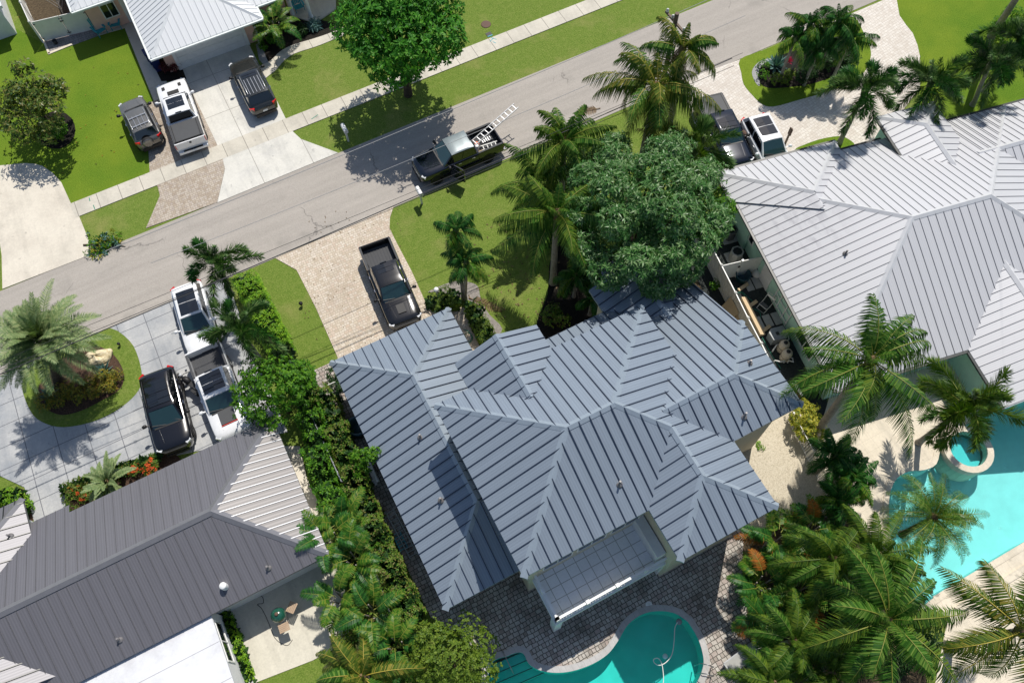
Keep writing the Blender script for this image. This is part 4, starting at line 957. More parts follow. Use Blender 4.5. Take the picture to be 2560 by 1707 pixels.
def palm(label, kind, crown, n, L, seed, base=None, trunk=.14, group=None, els=(1.25, -.35), dead=0, name='palm_tree', stems=1, azs=None, orange=0, bark='bark_grey', cat='palm', shaft=True):
    rng = random.Random(seed); cr = Vector(crown); b_ = Vector((base[0], base[1], 0)) if base is not None else Vector((cr.x, cr.y, 0))
    lm, rm, sty, dr, lf, nl, wd = STY[kind]
    root = thing(name, label, cat, b_, group=group)
    mb = MB()
    for i in range(n):
        t = (i + .5) / n
        az = azs[i % len(azs)] + rng.uniform(-.15, .15) if azs else i * 2.39996 + rng.uniform(-.5, .5) + seed
        el = els[0] + (els[1] - els[0]) * t + rng.uniform(-.28, .28)
        l = L * rng.uniform(.78, 1.12) * (.72 + .28 * min(1, t * 2.2))
        lm_, rm_ = lm, rm
        if kind in ALT and rng.random() < .34: lm_ = ALT[kind]
        if i >= n - dead: lm_, rm_, el = 'frond_dead', 'rachis_brown', el - .7
        elif rng.random() < orange: lm_, rm_ = 'frond_orange', 'rachis_yellow'
        ofs = Vector((0, 0, 0))
        if stems > 1: ofs = Vector((math.cos(az), math.sin(az), 0)) * rng.uniform(.05, .45) + Vector((0, 0, rng.uniform(-.9, .1)))
        frond(mb, cr + ofs + Vector((math.cos(az), math.sin(az), 0)) * .08, az, el, l, rng.uniform(*dr), nl, L * lf, sty, lm_, rm_, rng, wd, rng.uniform(-.6, .6), .016 + .006 * L)
    mb.use('rachis_brown' if kind in ('coconut', 'yellowing', 'date', 'pygmy', 'queen') else 'crownshaft'); hr = .10 + .045 * L
    if stems == 1: mb.lathe([(hr * .6, -.5), (hr, -.15), (hr * .8, .12), (.02, .30)], cr, 10, cap=False)
    for k in range(5 if stems == 1 else 0): frond(mb, cr + Vector((0, 0, .1)), seed + k * 1.3, rng.uniform(.95, 1.4), L * rng.uniform(.3, .55), rng.uniform(.2, .6), max(12, nl // 2), L * lf * .55, sty, lm, rm, rng, wd, 0, .02)
    mb.build('crown', parent=root)
    tb = M1(bark)
    if stems > 1:
        for k in range(stems):
            a = 6.283 * k / stems; o = Vector((math.cos(a), math.sin(a), 0)); tb.tube([b_ + o * .15, cr + o * .35 - Vector((0, 0, .3))], [.05, .035], 6)
    else:
        mid = b_.lerp(cr, .5) + (b_ - Vector((cr.x, cr.y, 0))) * -.06; mid.z = cr.z * .5
        tb.tube([b_ - Vector((0, 0, .1)), b_ + Vector((0, 0, .25)) + (mid - b_) * .08, mid, cr - Vector((0, 0, .35))], [trunk * 1.6, trunk * 1.15, trunk, trunk * .85], 10)
        if shaft and kind in ('foxtail', 'christmas', 'golden'):
            tb.use('crownshaft'); tb.tube([cr - Vector((0, 0, .75)), cr + Vector((0, 0, .05))], [trunk * .95, trunk * .5], 10)
    tb.build('trunk', parent=root)
    return root

# palms of the left forecourt and the main front garden
palm('foxtail palm in front of the hedge end, its plume fronds over the street edge', 'foxtail', P('F', 541, 654, 4.6), 8, 2.5, 3, at(578, 735), group='foxtail palms', els=(.95, -.15))
palm('foxtail palm over the white parked cars, halfway along the hedge', 'foxtail', P('F', 596, 822, 4.8), 9, 2.5, 5, group='foxtail palms', els=(1.1, -.2))
palm('silvery green date palm in the mulched island of the grey driveway', 'date', P('F', 104, 848, 4.8), 66, 3.0, 8, at(150, 955), .24, els=(1.35, -.35), bark='bark_brown')
palm('slender twin trunk palm by the clipped front hedges, the taller farther crown', 'christmas', P('F', 1139, 572, 5.8), 10, 1.75, 4, at(1159, 745), .10, group='twin trunk palms', els=(1.0, -.2))
palm('slender twin trunk palm by the clipped front hedges, the lower nearer crown', 'christmas', P('F', 1164, 652, 4.6), 11, 1.75, 9, at(1163, 747), .10, group='twin trunk palms', els=(1.0, -.3))
palm('yellowing coconut palm with dry brown fronds reaching out over the road', 'yellowing', P('F', 1706, 122, 9.5), 12, 2.7, 12, at(1672, 330), .16, els=(1.0, -.4), dead=3, group='coconut palms')
palm('tall coconut palm with big drooping fronds between the road and the mango tree', 'yellowing', P('F', 1640, 215, 8.2), 24, 4.0, 21, None, .19, els=(1.1, -.55), dead=2, group='coconut palms')
palm('coconut palm behind the black truck bed, leaning over the road edge', 'coconut', P('F', 1412, 352, 6.3), 16, 3.1, 33, None, .16, els=(1.2, -.2), group='coconut palms')
palm('coconut palm on the lawn left of the mango tree, long fronds over the grass', 'coconut', P('F', 1392, 532, 7.2), 21, 3.9, 41, None, .18, els=(1.1, -.35), group='coconut palms')
palm('golden green foxtail palm over the dark blue pickup truck', 'golden', P('F', 1738, 374, 5.6), 10, 3.0, 44, None, .13, els=(.8, -.3), group='foxtail palms')
palm('coconut palm in the dense clump between the truck and the mango tree', 'coconut', P('F', 1345, 450, 4.6), 15, 2.9, 36, None, .15, els=(1.2, -.2), group='coconut palms')
shrub('bed_shrub', 'added dark leaves standing in for the shade below the coconut palms left of the mango tree', 'shrub', [(p_.x, p_.y, .8, .9) for p_ in PL('F 1350 520, F 1400 470, F 1440 420, F 1430 540, F 1380 600, F 1450 620, F 1500 400, F 1480 660')], 'leaf_dark', 12, 7, .3, .09, 58)  # dark leaf colour stands in for the deep shade under these palms
# right forecourt
palm('foxtail palm at the edge of the pale forecourt, its shadow on the grey roof', 'foxtail', P('F', 2164, 227, 5.8), 11, 2.75, 6, at(2098, 358), group='foxtail palms', els=(.95, -.3))
palm('foxtail palm between the pale forecourt and the corner lawn', 'foxtail', P('F', 2329, 208, 4.8), 13, 2.75, 17, at(2302, 300), group='foxtail palms', els=(1.0, -.35))
palm('foxtail palm with leaning trunk at the corner lawn, right of the hip gable', 'foxtail', P('F', 2479, 160, 5.0), 11, 2.7, 27, at(2431, 263), group='foxtail palms', els=(1.0, -.35))
palm('foxtail palm at the right edge of the picture beside the corner lawn', 'foxtail', P('F', 2545, 110, 4.2), 12, 2.8, 29, None, group='foxtail palms', els=(1.0, -.35))
palm('tall palm with thick bare grey trunk at the upper right corner', 'foxtail', P('F', 2585, -70, 9.0), 11, 2.8, 31, at(2478, 92), .20, els=(1.0, -.4))
for i, (x, y, z, l, lab) in enumerate(((1990, 92, 3.8, 1.9, 'green palm at the left end of the planted island, over the pink bromeliad'), (2098, 52, 4.8, 2.0, 'tallest green palm at the road side of the planted island'), (2050, 118, 3.4, 1.8, 'low green palm in the middle of the planted island'), (2130, 92, 4.0, 1.9, 'green palm at the right end of the planted island'), (2025, 62, 4.4, 1.8, 'green palm near the road between the island crowns'))):
    palm(lab, 'christmas', P('F', x, y, z), 13, l, 50 + i * 3, None, .10, group='palms on the planted island', els=(1.1, -.35))
# back gardens
palm('tall coconut palm leaning over the eave of the pale grey roof', 'coconut', P('F', 2179, 899, 9.1), 20, 4.2, 14, at(2036, 1086), .19, els=(1.15, -.45), group='coconut palms')
palm('foxtail palm with fat bushy plumes beside the round spa', 'golden', P('F', 2417, 1016, 5.4), 14, 2.9, 16, None, els=(1.0, -.4), group='foxtail palms')
palm('feathery arching date palm between the jungle bed and the turquoise pool', 'pygmy', P('F', 2335, 1292, 3.6), 44, 2.75, 18, None, .13, els=(1.3, -.35), bark='bark_brown')
palm('large dark green coconut palm in the middle of the jungle bed', 'coconut', P('F', 2222, 1548, 6.4), 19, 3.9, 19, None, .19, els=(1.1, -.4), group='coconut palms')
palm('coconut palm with yellow midribs at the bottom right corner', 'yellowing', P('F', 2558, 1575, 6.6), 14, 4.2, 23, None, .19, els=(1.0, -.35), group='coconut palms')
palm('queen palm with silky fronds above the orange tinged areca clump', 'queen', P('F', 2085, 1395, 4.6), 14, 2.8, 24, None, .14, els=(1.2, -.3), dead=1, group='queen palms')
palm('queen palm left of the feathery date palm, one pale dry frond', 'queen', P('F', 2195, 1385, 4.8), 12, 2.7, 34, None, .14, els=(1.2, -.3), dead=1, group='queen palms')
palm('queen palm by the glass topped bench at the patio edge', 'queen', P('F', 1985, 1600, 3.8), 13, 2.4, 36, None, .13, els=(1.2, -.3), group='queen palms')
palm('queen palm at the bottom edge below the glass topped bench', 'queen', P('F', 1935, 1705, 3.6), 12, 2.4, 38, None, .13, els=(1.2, -.3), group='queen palms')
palm('queen palm low in the jungle bed, right of the bench', 'queen', P('F', 2080, 1680, 3.4), 13, 2.5, 39, None, .13, els=(1.2, -.3), group='queen palms')
for i, (x, y, z, l, org, lab) in enumerate(((1945, 1345, 2.3, 1.6, .3, 'orange tinged areca palm clump nearest the rear roof corner'), (1915, 1455, 2.2, 1.6, .12, 'areca palm clump beside the sunlit strip of patio pavers'), (2010, 1470, 2.6, 1.8, .08, 'areca palm clump behind the one at the sunlit pavers'), (1925, 1545, 2.2, 1.7, .1, 'areca palm clump next to the dark end of the patio'), (2040, 1320, 2.6, 1.7, .15, 'areca palm clump at the end of the gravel strip'))):
    palm(lab, 'areca', P('F', x, y, z), 22, l, 60 + i, None, group='areca clumps of the jungle bed', els=(1.35, -.1), stems=5, orange=org, name='areca_palm')
for i, (x, y, z, l, lab) in enumerate(((815, 1335, 2.6, 1.7, 'areca palm clump over the corner of the charcoal roof'), (880, 1392, 2.4, 1.6, 'bright areca palm clump in the hedge beside the kamado grill patio'), (850, 1300, 2.4, 1.6, 'areca palm clump higher up the overgrown hedge'), (925, 1525, 2.4, 1.6, 'areca palm clump in the hedge above the round yellowish bush'), (985, 1610, 2.2, 1.6, 'areca palm clump touching the round yellowish bush'), (840, 1490, 2.2, 1.6, 'areca palm clump at the right edge of the concrete patio'))):
    palm(lab, 'areca', P('F', x, y, z), 13, l, 80 + i, None, group='areca clumps of the boundary hedge', els=(1.3, -.1), stems=4, name='areca_palm')
palm('young coconut palm with yellow green fronds at the bottom edge of the lawn patch', 'yellowing', P('F', 905, 1690, 2.6), 11, 2.9, 91, None, .14, els=(1.2, -.1), group='coconut palms')
palm('small feathery palm in the flower bed along the charcoal roof', 'date', P('F', 268, 1205, 1.7), 26, 1.45, 92, None, .10, els=(1.2, -.15))
palm('bushy palm in the dark bed beside the garage of the pink house', 'areca', P('F', 682, 52, 2.3), 20, 1.55, 93, None, stems=4, els=(1.35, -.2), name='areca_palm')
palm('shaded palm on the dark shaded ground left of the mango tree', 'christmas', P('F', 1440, 690, 2.4), 12, 1.6, 94, None, .09, els=(1.1, -.2), group='shaded palms by the front wall')
palm('shaded palm against the front wall beside the entrance gable', 'christmas', P('F', 1480, 745, 2.0), 11, 1.4, 95, None, .09, els=(1.1, -.2), group='shaded palms by the front wall')
for i, (x, y, z, l, lab) in enumerate(((2088, 1140, 3.0, 1.7, 'dense dark palm in the strip behind the picket fence, uppermost'), (2130, 1195, 2.8, 1.7, 'dense dark palm in the fence strip, beside the pool patio'), (2105, 1255, 2.6, 1.6, 'dense dark palm in the fence strip, lowest of the row'))):
    palm(lab, 'christmas', P('F', x, y, z), 20, l, 100 + i, None, .09, group='dark palms along the picket fence', els=(1.3, -.3))

# broadleaf trees
rng = random.Random(5)
c = P('F', 985, 45, 6.6); lob = lobe_ring(c, 6.2, 2.7, 1.6, 9, rng, .9, 2.4) + lobe_ring((c.x, c.y), 7.6, 1.4, 1.3, 5, rng, .3)
tree('shade_tree', 'big bright green shade tree overhanging the sidewalk, its shade on the road', 'tree', (c.x, c.y), lob, 'leaf_poinciana', 9, 8, .34, .13, .26, 6, zmin=-.6)
c = P('F', 1615, 530, 8.4); lob = [(c.x, c.y, 7.0, 1.6)]; mr_ = random.Random(19)
cand = []
for k in range(900):                                   # knobbly dome of leafy heads, each well apart from the next
    u_, v_ = mr_.uniform(1425, 1805), mr_.uniform(345, 715); q_ = ((u_ - 1615) / 192) ** 2 + ((v_ - 530) / 182) ** 2
    if q_ > .92: continue
    z = 5.3 + 4.6 * (1 - q_) ** .6 + mr_.uniform(-.55, .45); p_ = P('F', u_, v_, z)
    if all((p_ - Vector(o[:3])).length > 1.62 for o in cand): cand.append((p_.x, p_.y, z, mr_.uniform(.88, 1.10)))
lob += cand
tree('mango_tree', 'dense dark green mango tree overhanging the slate blue front gable', 'tree', (c.x, c.y + .3), lob, 'leaf_mango', 19, 9, .27, .075, .28, 7, zmin=-.35, inner=.08, thick=(.82, 1.05))
c = P('F', 66, 245, 3.6); lob = lobe_ring(c, 3.4, 1.6, 1.05, 8, rng, .9, 1.5) + [(c.x + .5, c.y + 1.7, 4.4, .7), (c.x + 1.9, c.y + .3, 3.2, .6)]
tree('magnolia_tree', 'sparse olive green tree in the round mulch bed on the left lawn', 'tree', tuple(P('a', 330, 850))[:2], lob, 'leaf_magnolia', 9, 6, .24, .12, .13, 8, zmin=-.7, inner=.35)
c = P('F', 668, 955, 4.2); lob = lobe_ring(c, 3.9, 1.25, .95, 7, rng, .6, 1.3)
tree('hedge_tree', 'round bright green tree over the hood of the white pickup truck', 'tree', (c.x, c.y), lob, 'leaf_bright', 14, 7, .20, .10, .11, 9, zmin=-.6)
c = P('F', 1130, 1650, 2.2); lob = lobe_ring(c, 2.0, 1.25, .95, 8, rng, .5, 1.4)
tree('bush_tree', 'round yellowish green bush tree beside the pool steps', 'tree', (c.x, c.y), lob, 'leaf_olive', 18, 7, .15, .075, .1, 10, zmin=-.4)

# hedges
def FL(s, z=0.0): return [(p.x, p.y) for p in PL(s, z)]
hedge('hedge', 'tall lime green clipped hedge between the grey driveway and the narrow lawn', FL('F 606 685, F 642 755, F 676 825, F 700 872', 1.4), 1.35, 1.5, 'leaf_hedge', seed=21, dens=50)
hedge('hedge', 'overgrown leafy hedge left of the boundary fence, along the charcoal house', FL('F 735 905, F 765 985, F 785 1085, F 800 1185, F 838 1270', 1.7), 1.2, 2.0, 'leaf_bright', seed=22, rag=.22, L=.17, W=.09, dens=26)
hedge('hedge', 'vine covered hedge right of the boundary fence, along the side path', FL('F 798 975, F 842 1075, F 880 1180, F 925 1300, F 985 1440, F 1035 1545', 1.3), 1.15, 1.7, 'leaf_vine', seed=23, rag=.24, L=.15, W=.075, dens=26)
hedge('hedge', 'lower overgrown part of the boundary hedge between the areca clumps', FL('F 850 1290, F 905 1420, F 950 1540, F 985 1640', 1.0), 1.3, 1.3, 'leaf_vine', seed=24, rag=.25, L=.18, W=.08, dens=22)
hedge('hedge', 'square clipped olive hedge around the short white lamp post', FL('e 640 520, e 780 450', .8), 1.35, 1.0, 'leaf_olive', seed=25, rag=.03, dens=60, L=.09, W=.05)
hedge('hedge', 'small clipped hedge at the foot of the twin trunk palms', FL('e 895 530, e 935 570', .7), 1.0, .9, 'leaf_olive', seed=26, rag=.04, dens=60, L=.09, W=.05)
hedge('hedge', 'long clipped hedge between the front path and the entrance walkway', FL('e 935 610, e 985 700, e 1020 760', .7), 1.0, .9, 'leaf_olive', seed=27, rag=.06, dens=55, L=.09, W=.05)
hedge('hedge', 'low trimmed hedge edging the flower bed by the grey driveway', FL('g 470 240, g 640 185, g 850 110, g 1080 35'), .55, .55, 'leaf_vine', seed=28, dens=40, L=.11, W=.055)
hedge('hedge', 'lime green hedge curving round the small charcoal hip at the left edge', FL('g -60 330, g 60 300, g 150 300, g 195 400'), .75, .9, 'leaf_hedge', seed=29, dens=34)
hedge('hedge', 'narrow hedge between the white extension and the concrete patio', FL('g 1545 1085, g 1610 1250, g 1660 1400, g 1715 1560'), .6, .7, 'leaf_hedge', seed=30, dens=40, L=.11, W=.055)

# shrubs and bed plants
def lobs(s, z, r, rng=random.Random(2)): return [(p.x, p.y, z * rng.uniform(.85, 1.15), r * rng.uniform(.85, 1.15)) for p in PL(s)]
shrub('croton_bush', 'long yellow and green croton planting at the front of the mulched island', 'shrub', lobs('d 340 1210, 430 1190, 470 1130, 560 1100, 560 1170, 650 1070, 660 1140, 740 1050, 760 1110, 810 1030', .5, .46), 'leaf_croton', 26, 6, .17, .06, 31)
shrub('yellow_shrub', 'bright yellow leaved shrub at the corner of the right wing eave', 'shrub', lobs('f 790 1270, f 840 1300, f 800 1350, f 860 1390, f 820 1440, f 880 1440', 1.0, .62), 'leaf_yellow', 26, 6, .15, .08, 32)
shrub('bed_shrub', 'green shrub in the round mulch bed under the sparse olive tree', 'shrub', lobs('a 420 890, 450 930, 400 950, 350 900, 300 950', .5, .45), 'leaf_bright', 20, 6, .16, .08, 33)
shrub('bed_shrub', 'dark green clipped shrub in the middle of the planted island', 'shrub', lobs('c 850 510, 880 540, 820 560', .6, .55), 'leaf_dark', 30, 6, .13, .07, 34)
shrub('bed_shrub', 'dark green undergrowth at the right end of the planted island', 'shrub', lobs('c 980 470, 1060 430, 1120 450, 1010 400', .7, .7), 'leaf_dark', 24, 6, .16, .08, 35)
shrub('bed_shrub', 'yellow green low shrub behind the white gravel crescent of the island', 'shrub', lobs('c 640 575, 700 565, 740 540', .4, .42), 'leaf_olive', 30, 6, .12, .06, 36)
shrub('bed_shrub', 'leafy green shrub beside the gravel crescent, left of the agave', 'shrub', lobs('c 560 470, 560 540', .4, .42), 'leaf_bright', 26, 6, .13, .07, 37)
shrub('flower_shrub', 'orange flowering shrub in the bed nearest the black suv', 'shrub', lobs('g 1040 100, 1070 80, 1060 120', .5, .33), 'leaf_vine', 30, 6, .12, .06, 38, flowers=('flower_orange', .3, .12))
shrub('flower_shrub', 'small orange flowering shrub between feathery palm and bed end', 'shrub', lobs('g 950 110, 940 130', .45, .28), 'leaf_vine', 30, 6, .12, .06, 39, flowers=('flower_orange', .25, .11))
shrub('flower_shrub', 'orange flowering shrub left of the small feathery palm', 'shrub', lobs('g 560 250, 590 285, 530 240', .4, .3), 'leaf_vine', 30, 6, .12, .06, 40, flowers=('flower_orange', .2, .10))
shrub('bed_shrub', 'leafy green plants filling the bed under the small feathery palm', 'shrub', lobs('g 520 330, 620 290, 700 260, 800 220, 500 280', .3, .4), 'leaf_vine', 22, 6, .14, .06, 41)
shrub('red_cordyline', 'dark red spiky cordyline beside the blue bin', 'shrub', lobs('a 1190 470, 1160 490', .5, .42), 'leaf_red', 20, 8, .34, .06, 42)
shrub('bed_shrub', 'small light green plant in the dark bed, beside the white downspout', 'shrub', lobs('F 659 122', .25, .28), 'leaf_bright', 34, 7, .16, .06, 43)
shrub('bed_shrub', 'broad leaved green plant in the dark bed below the bushy palm', 'shrub', lobs('F 682 105, F 690 95', .35, .33), 'leaf_bright', 26, 6, .2, .09, 44)
shrub('bed_shrub', 'spiky green plant in the dark bed in front of the porch slab', 'shrub', lobs('F 757 82', .3, .36), 'leaf_dark', 30, 9, .32, .05, 45)
shrub('bed_shrub', 'spiky grey green plant in the dark bed beside the shade tree', 'shrub', lobs('F 787 68', .3, .4), 'leaf_bluegreen', 16, 9, .38, .05, 46)
shrub('bed_shrub', 'yellowish shrub in the deep shade left of the entrance gable', 'shrub', lobs('e 1430 640, 1470 660, 1520 650, 1450 600', .6, .5), 'leaf_vine', 18, 6, .15, .07, 47)
shrub('bed_shrub', 'light green bush at the right side of the mango tree', 'shrub', lobs('f 200 130, 240 60, 260 0, 180 160, c 230 1500, c 210 1420', 2.6, .8), 'leaf_bright', 16, 7, .16, .08, 48)
shrub('bed_shrub', 'orange leaved plant between the mango tree and the grey roof corner', 'shrub', lobs('c 255 1285, 265 1310', .8, .4), 'leaf_croton', 22, 6, .2, .08, 49, flowers=('flower_orange', .15, .1))
shrub('bed_shrub', 'small green weed patch in the gravel by the rear wall', 'shrub', lobs('F 1897 1113, F 1902 1122', .08, .18), 'leaf_hedge', 50, 5, .1, .05, 51)
shrub('bed_shrub', 'low bush growing along the left eave above the side path gate', 'shrub', lobs('F 838 945, F 850 975, F 858 1000, F 842 960', .6, .42), 'leaf_dark', 26, 6, .14, .07, 52)
shrub('bed_shrub', 'small green plant in front of the white vinyl fence', 'shrub', lobs('f 245 400, 225 420', .4, .28), 'leaf_bright', 26, 6, .14, .06, 53)
shrub('bed_shrub', 'bushy dark plants under the corner lawn palms', 'shrub', lobs('F 2490 90, F 2520 60, F 2540 140, F 2500 110', .8, .8), 'leaf_bright', 14, 6, .2, .08, 54)
shrub('bed_shrub', 'green undergrowth between palms at the foot of the gravel strip', 'shrub', lobs('F 1990 1380, F 2030 1420, F 2100 1450, F 2150 1480, F 2060 1530, F 2130 1560, F 2240 1440, F 2020 1640, F 2140 1640, F 2230 1650, F 2300 1600', .6, .85), 'leaf_dark', 12, 7, .3, .09, 55)
shrub('bed_shrub', 'broad leaved undergrowth at the foot of the boundary hedge', 'shrub', lobs('F 900 1450, F 870 1540, F 940 1580, F 880 1610, F 1000 1570, F 950 1660, F 1010 1690', .5, .7), 'leaf_vine', 14, 7, .24, .1, 56)
shrub('bed_shrub', 'vine sprig of the hedge reaching over the eave of the left wing', 'shrub', [tuple(P('F', x, y, z)) + (r,) for x, y, z, r in ((900, 1145, 2.3, .5), (925, 1138, 3.0, .35), (938, 1130, 3.1, .3), (905, 1175, 1.8, .5))], 'leaf_bright', 26, 6, .15, .08, 57)
def agave(label, p, r, mat, n=22, seed=1, h=.5, cat='agave'):
    rng = random.Random(seed); mb = M1(mat)
    for i in range(n):
        a = i * 2.4; el = 1.35 - 1.15 * i / n; d = Vector((math.cos(a) * math.cos(el), math.sin(a) * math.cos(el), math.sin(el))); s = Vector((-math.sin(a), math.cos(a), 0)); L = r * rng.uniform(.9, 1.1); b_ = Vector(p) + Vector((0, 0, .08))
        m = b_ + d * L * .5; w_ = L * .10; up_ = s.cross(d)
        for sd in (-1, 1): mb.face([b_, m + s * sd * w_ + up_ * .02, b_ + d * L - Vector((0, 0, .05 * L)), m - up_ * .03])
    return single(mb, 'agave', label, cat)
agave('large blue green agave on the planted island beside the gravel crescent', P('c', 655, 465), 1.05, 'leaf_bluegreen', 34, 1)
agave('blue grey agave on the mulch beside the pale boulder', P('d', 722, 985), .65, 'leaf_bluegreen', 22, 2)
agave('blue grey agave under the silvery date palm', P('d', 350, 1145), .7, 'leaf_bluegreen', 22, 3)
agave('pink bromeliad flower on the planted island', P('c', 740, 430, .5), .42, 'flower_pink', 18, 4, cat='bromeliad')

# ------------------------------------------------------------------ vehicles (built nose along +x, on the ground at the origin)
def ring(w, zb, zs, zt, tumble=.93):
    h = [(w * .82, zb), (w * .975, zb + .10), (w, zb + (zs - zb) * .5), (w * .992, zs - .10), (w * .965, zs - .03), (w * tumble, zs), (w * .55, zt - .008), (w * .2, zt)]
    return h + [(-y, z) for y, z in h[::-1]]
def loft(mb, secs, caps=True):
    rows = [[Vector((x, y, z)) for y, z in ring(*r)] for x, *r in secs]
    mb.grid(rows, False, True)
    if caps: mb.face(rows[0]); mb.face(rows[-1][::-1])
def quad(a, b_, c, d, ins=(0, 0, 0, 0), off=0.0):
    """panel a-b-c-d shrunk inside its edges and lifted off the shell"""
    a, b_, c, d = map(Vector, (a, b_, c, d)); l, r, lo_, hi_ = ins
    f = lambda u, v: (a * (1 - u) + b_ * u) * (1 - v) + (d * (1 - u) + c * u) * v
    n = -(b_ - a).cross(d - a).normalized()
    return [q + n * off for q in (f(l, lo_), f(1 - r, lo_), f(1 - r, 1 - hi_), f(l, 1 - hi_))]
def vehicle(label, cat, loc, yaw, kind, paint, L, W, H, hood, belt, wb, xw, xrf, xrr, xrb, name, rim='rim_metal', sunroof=None, rack=0, spare=False, bed=None, cabtop=None, trim='black_plastic', grille='black_plastic', front='paint', opend=False, wr=.37, extras=()):
    root = thing(name, label, cat, loc, R(yaw), group='vehicles parked along the street'); hw = W / 2; xf_, xb_ = L / 2, -L / 2; zb = .30 if kind != 'pickup' else .42
    mb = M1(paint)
    fr_ = (.60, .76, .88, .95) if kind != 'pickup' else (.74, .85, .92, .97)
    nose = [(xf_, hw * fr_[0], zb + .10, hood * .72, hood * .76), (xf_ - .07, hw * fr_[1], zb, hood * .84, hood * .88), (xf_ - .20, hw * fr_[2], zb, hood * .915, hood * .955), (xf_ - .42, hw * fr_[3], zb, hood * .95, hood * .99), (xf_ - .75, hw * .99, zb, hood * .97, hood * 1.01), (xw + .05, hw, zb, hood * .99, hood * 1.03)]
    if kind == 'pickup':
        secs = nose + [(xw - .5, hw, zb, belt, belt + .01), (xrb - .04, hw, zb, belt, belt + .01)]
    else:
        secs = nose + [(xw - .6, hw, zb, belt, belt + .01), (xb_ + .8, hw, zb, belt + .02, belt + .03), (xb_ + .35, hw * .98, zb, belt + .02, belt + .03), (xb_ + .14, hw * .91, zb, belt - .05, belt - .02), (xb_ + .04, hw * .82, zb, belt - .2, belt - .16), (xb_, hw * .72, zb + .10, belt - .30, belt - .27)]
    loft(mb, secs)
    mb.use(trim)
    for sx in (wb / 2, -wb / 2):
        xx = sx + (L / 2 - .93 - wb / 2 if kind != 'pickup' else L / 2 - 1.0 - wb / 2)
        for sy in (1, -1):
            pts = [Vector((xx + (wr + .09) * math.cos(t), sy * (hw + .004), wr + (wr + .09) * math.sin(t))) for t in [math.pi * k / 10 for k in range(11)]]
            mb.face(pts if sy < 0 else pts[::-1])
    for sy in (1, -1): mb.box(-wb / 2 + .4, wb / 2 - .1, sy * hw - .05, sy * hw + .015, zb - .04, zb + .14)
    mb.box(xf_ - .12, xf_ + .03, -hw * .62, hw * .62, zb, zb + .20); 
    if kind != 'pickup': mb.box(xb_ - .05, xb_ + .10, -hw * .72, hw * .72, zb, zb + .24)
    body = mb.build('body', parent=root, world=False)
    # hood creases
    mb = M1(paint)
    for sy in (1, -1): mb.bar((xf_ - .45, sy * hw * .42, hood * .985), (xw + .15, sy * hw * .52, hood * 1.015), .05, .018)
    mb.build('hood_crease', parent=body, world=False)
    # cabin
    wbz, wt = hw * .93, hw * .74; zr = H
    Wl, Wr = Vector((xw, wbz * .93, hood + .02)), Vector((xw, -wbz * .93, hood + .02)); Tl, Tr = Vector((xrf, wt * .97, zr - .05)), Vector((xrf, -wt * .97, zr - .05))
    Bl, Br = Vector((xrr, wt, zr - .06)), Vector((xrr, -wt, zr - .06)); El, Er = Vector((xrb, wbz * .95, belt + .0)), Vector((xrb, -wbz * .95, belt + .0))
    mb = M1(paint)
    for q in ([Wl, Wr, Tr, Tl], [El, Wl, Tl, Bl], [Wr, Er, Br, Tr], [Er, El, Bl, Br]): mb.face(q)
    N = 7; rows = []
    for i in range(N):
        t = i / (N - 1); x = xrf * (1 - t) + xrr * t; e = -.045 * (1 - min(1, min(t, 1 - t) * 5)) ** 2; w_ = wt * (.97 + .03 * t)
        rows.append([Vector((x, y * w_, zr - .05 - .01 * t + z + e * (1 if abs(y) < 1 else 0))) for y, z in ((1, 0), (.93, .035), (.8, .05), (.4, .066), (0, .07), (-.4, .066), (-.8, .05), (-.93, .035), (-1, 0))])
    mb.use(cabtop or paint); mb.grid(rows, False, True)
    cab = mb.build('cabin', parent=root, world=False)
    M1('windshield_glass').face_list([quad(Wl, Wr, Tr, Tl, (.05, .05, .02, .03), .012)]).build('windshield', parent=root, world=False)
    M1('tinted_glass').face_list([quad(Er, El, Bl, Br, (.06, .06, .10, .06), .012)]).build('rear_window', parent=root, world=False)
    for sgn, (a, b_, c, d) in ((1, (El, Wl, Tl, Bl)), (-1, (Wr, Er, Br, Tr))):
        mb = M1('tinted_glass'); P4 = (a, b_, c, d); cut = (.06, .46, .50, .93) if sgn > 0 else (.07, .50, .54, .94)
        mb.face(quad(*P4, (cut[0], 1 - cut[1], .10, .10), .012)); mb.face(quad(*P4, (cut[2], 1 - cut[3] + .03, .10, .10), .012))
        mb.build('side_window', parent=root, world=False)
    mb = M1(trim); mb.bar(Wl + Vector((.03, -.15, .005)), Wr + Vector((.03, .15, .005)), .10, .02)
    mb.bar(Wl.lerp(Tl, .02) + Vector((-.02, -.2, .03)), Wl.lerp(Tl, .22) + Vector((-.1, -.75, .04)), .03, .02); mb.bar(Wl.lerp(Wr, .55) + Vector((-.02, 0, .03)), Wl.lerp(Wr, .95).lerp(Tr, .16) + Vector((0, 0, .05)), .03, .02)
    mb.build('wiper', parent=root, world=False)
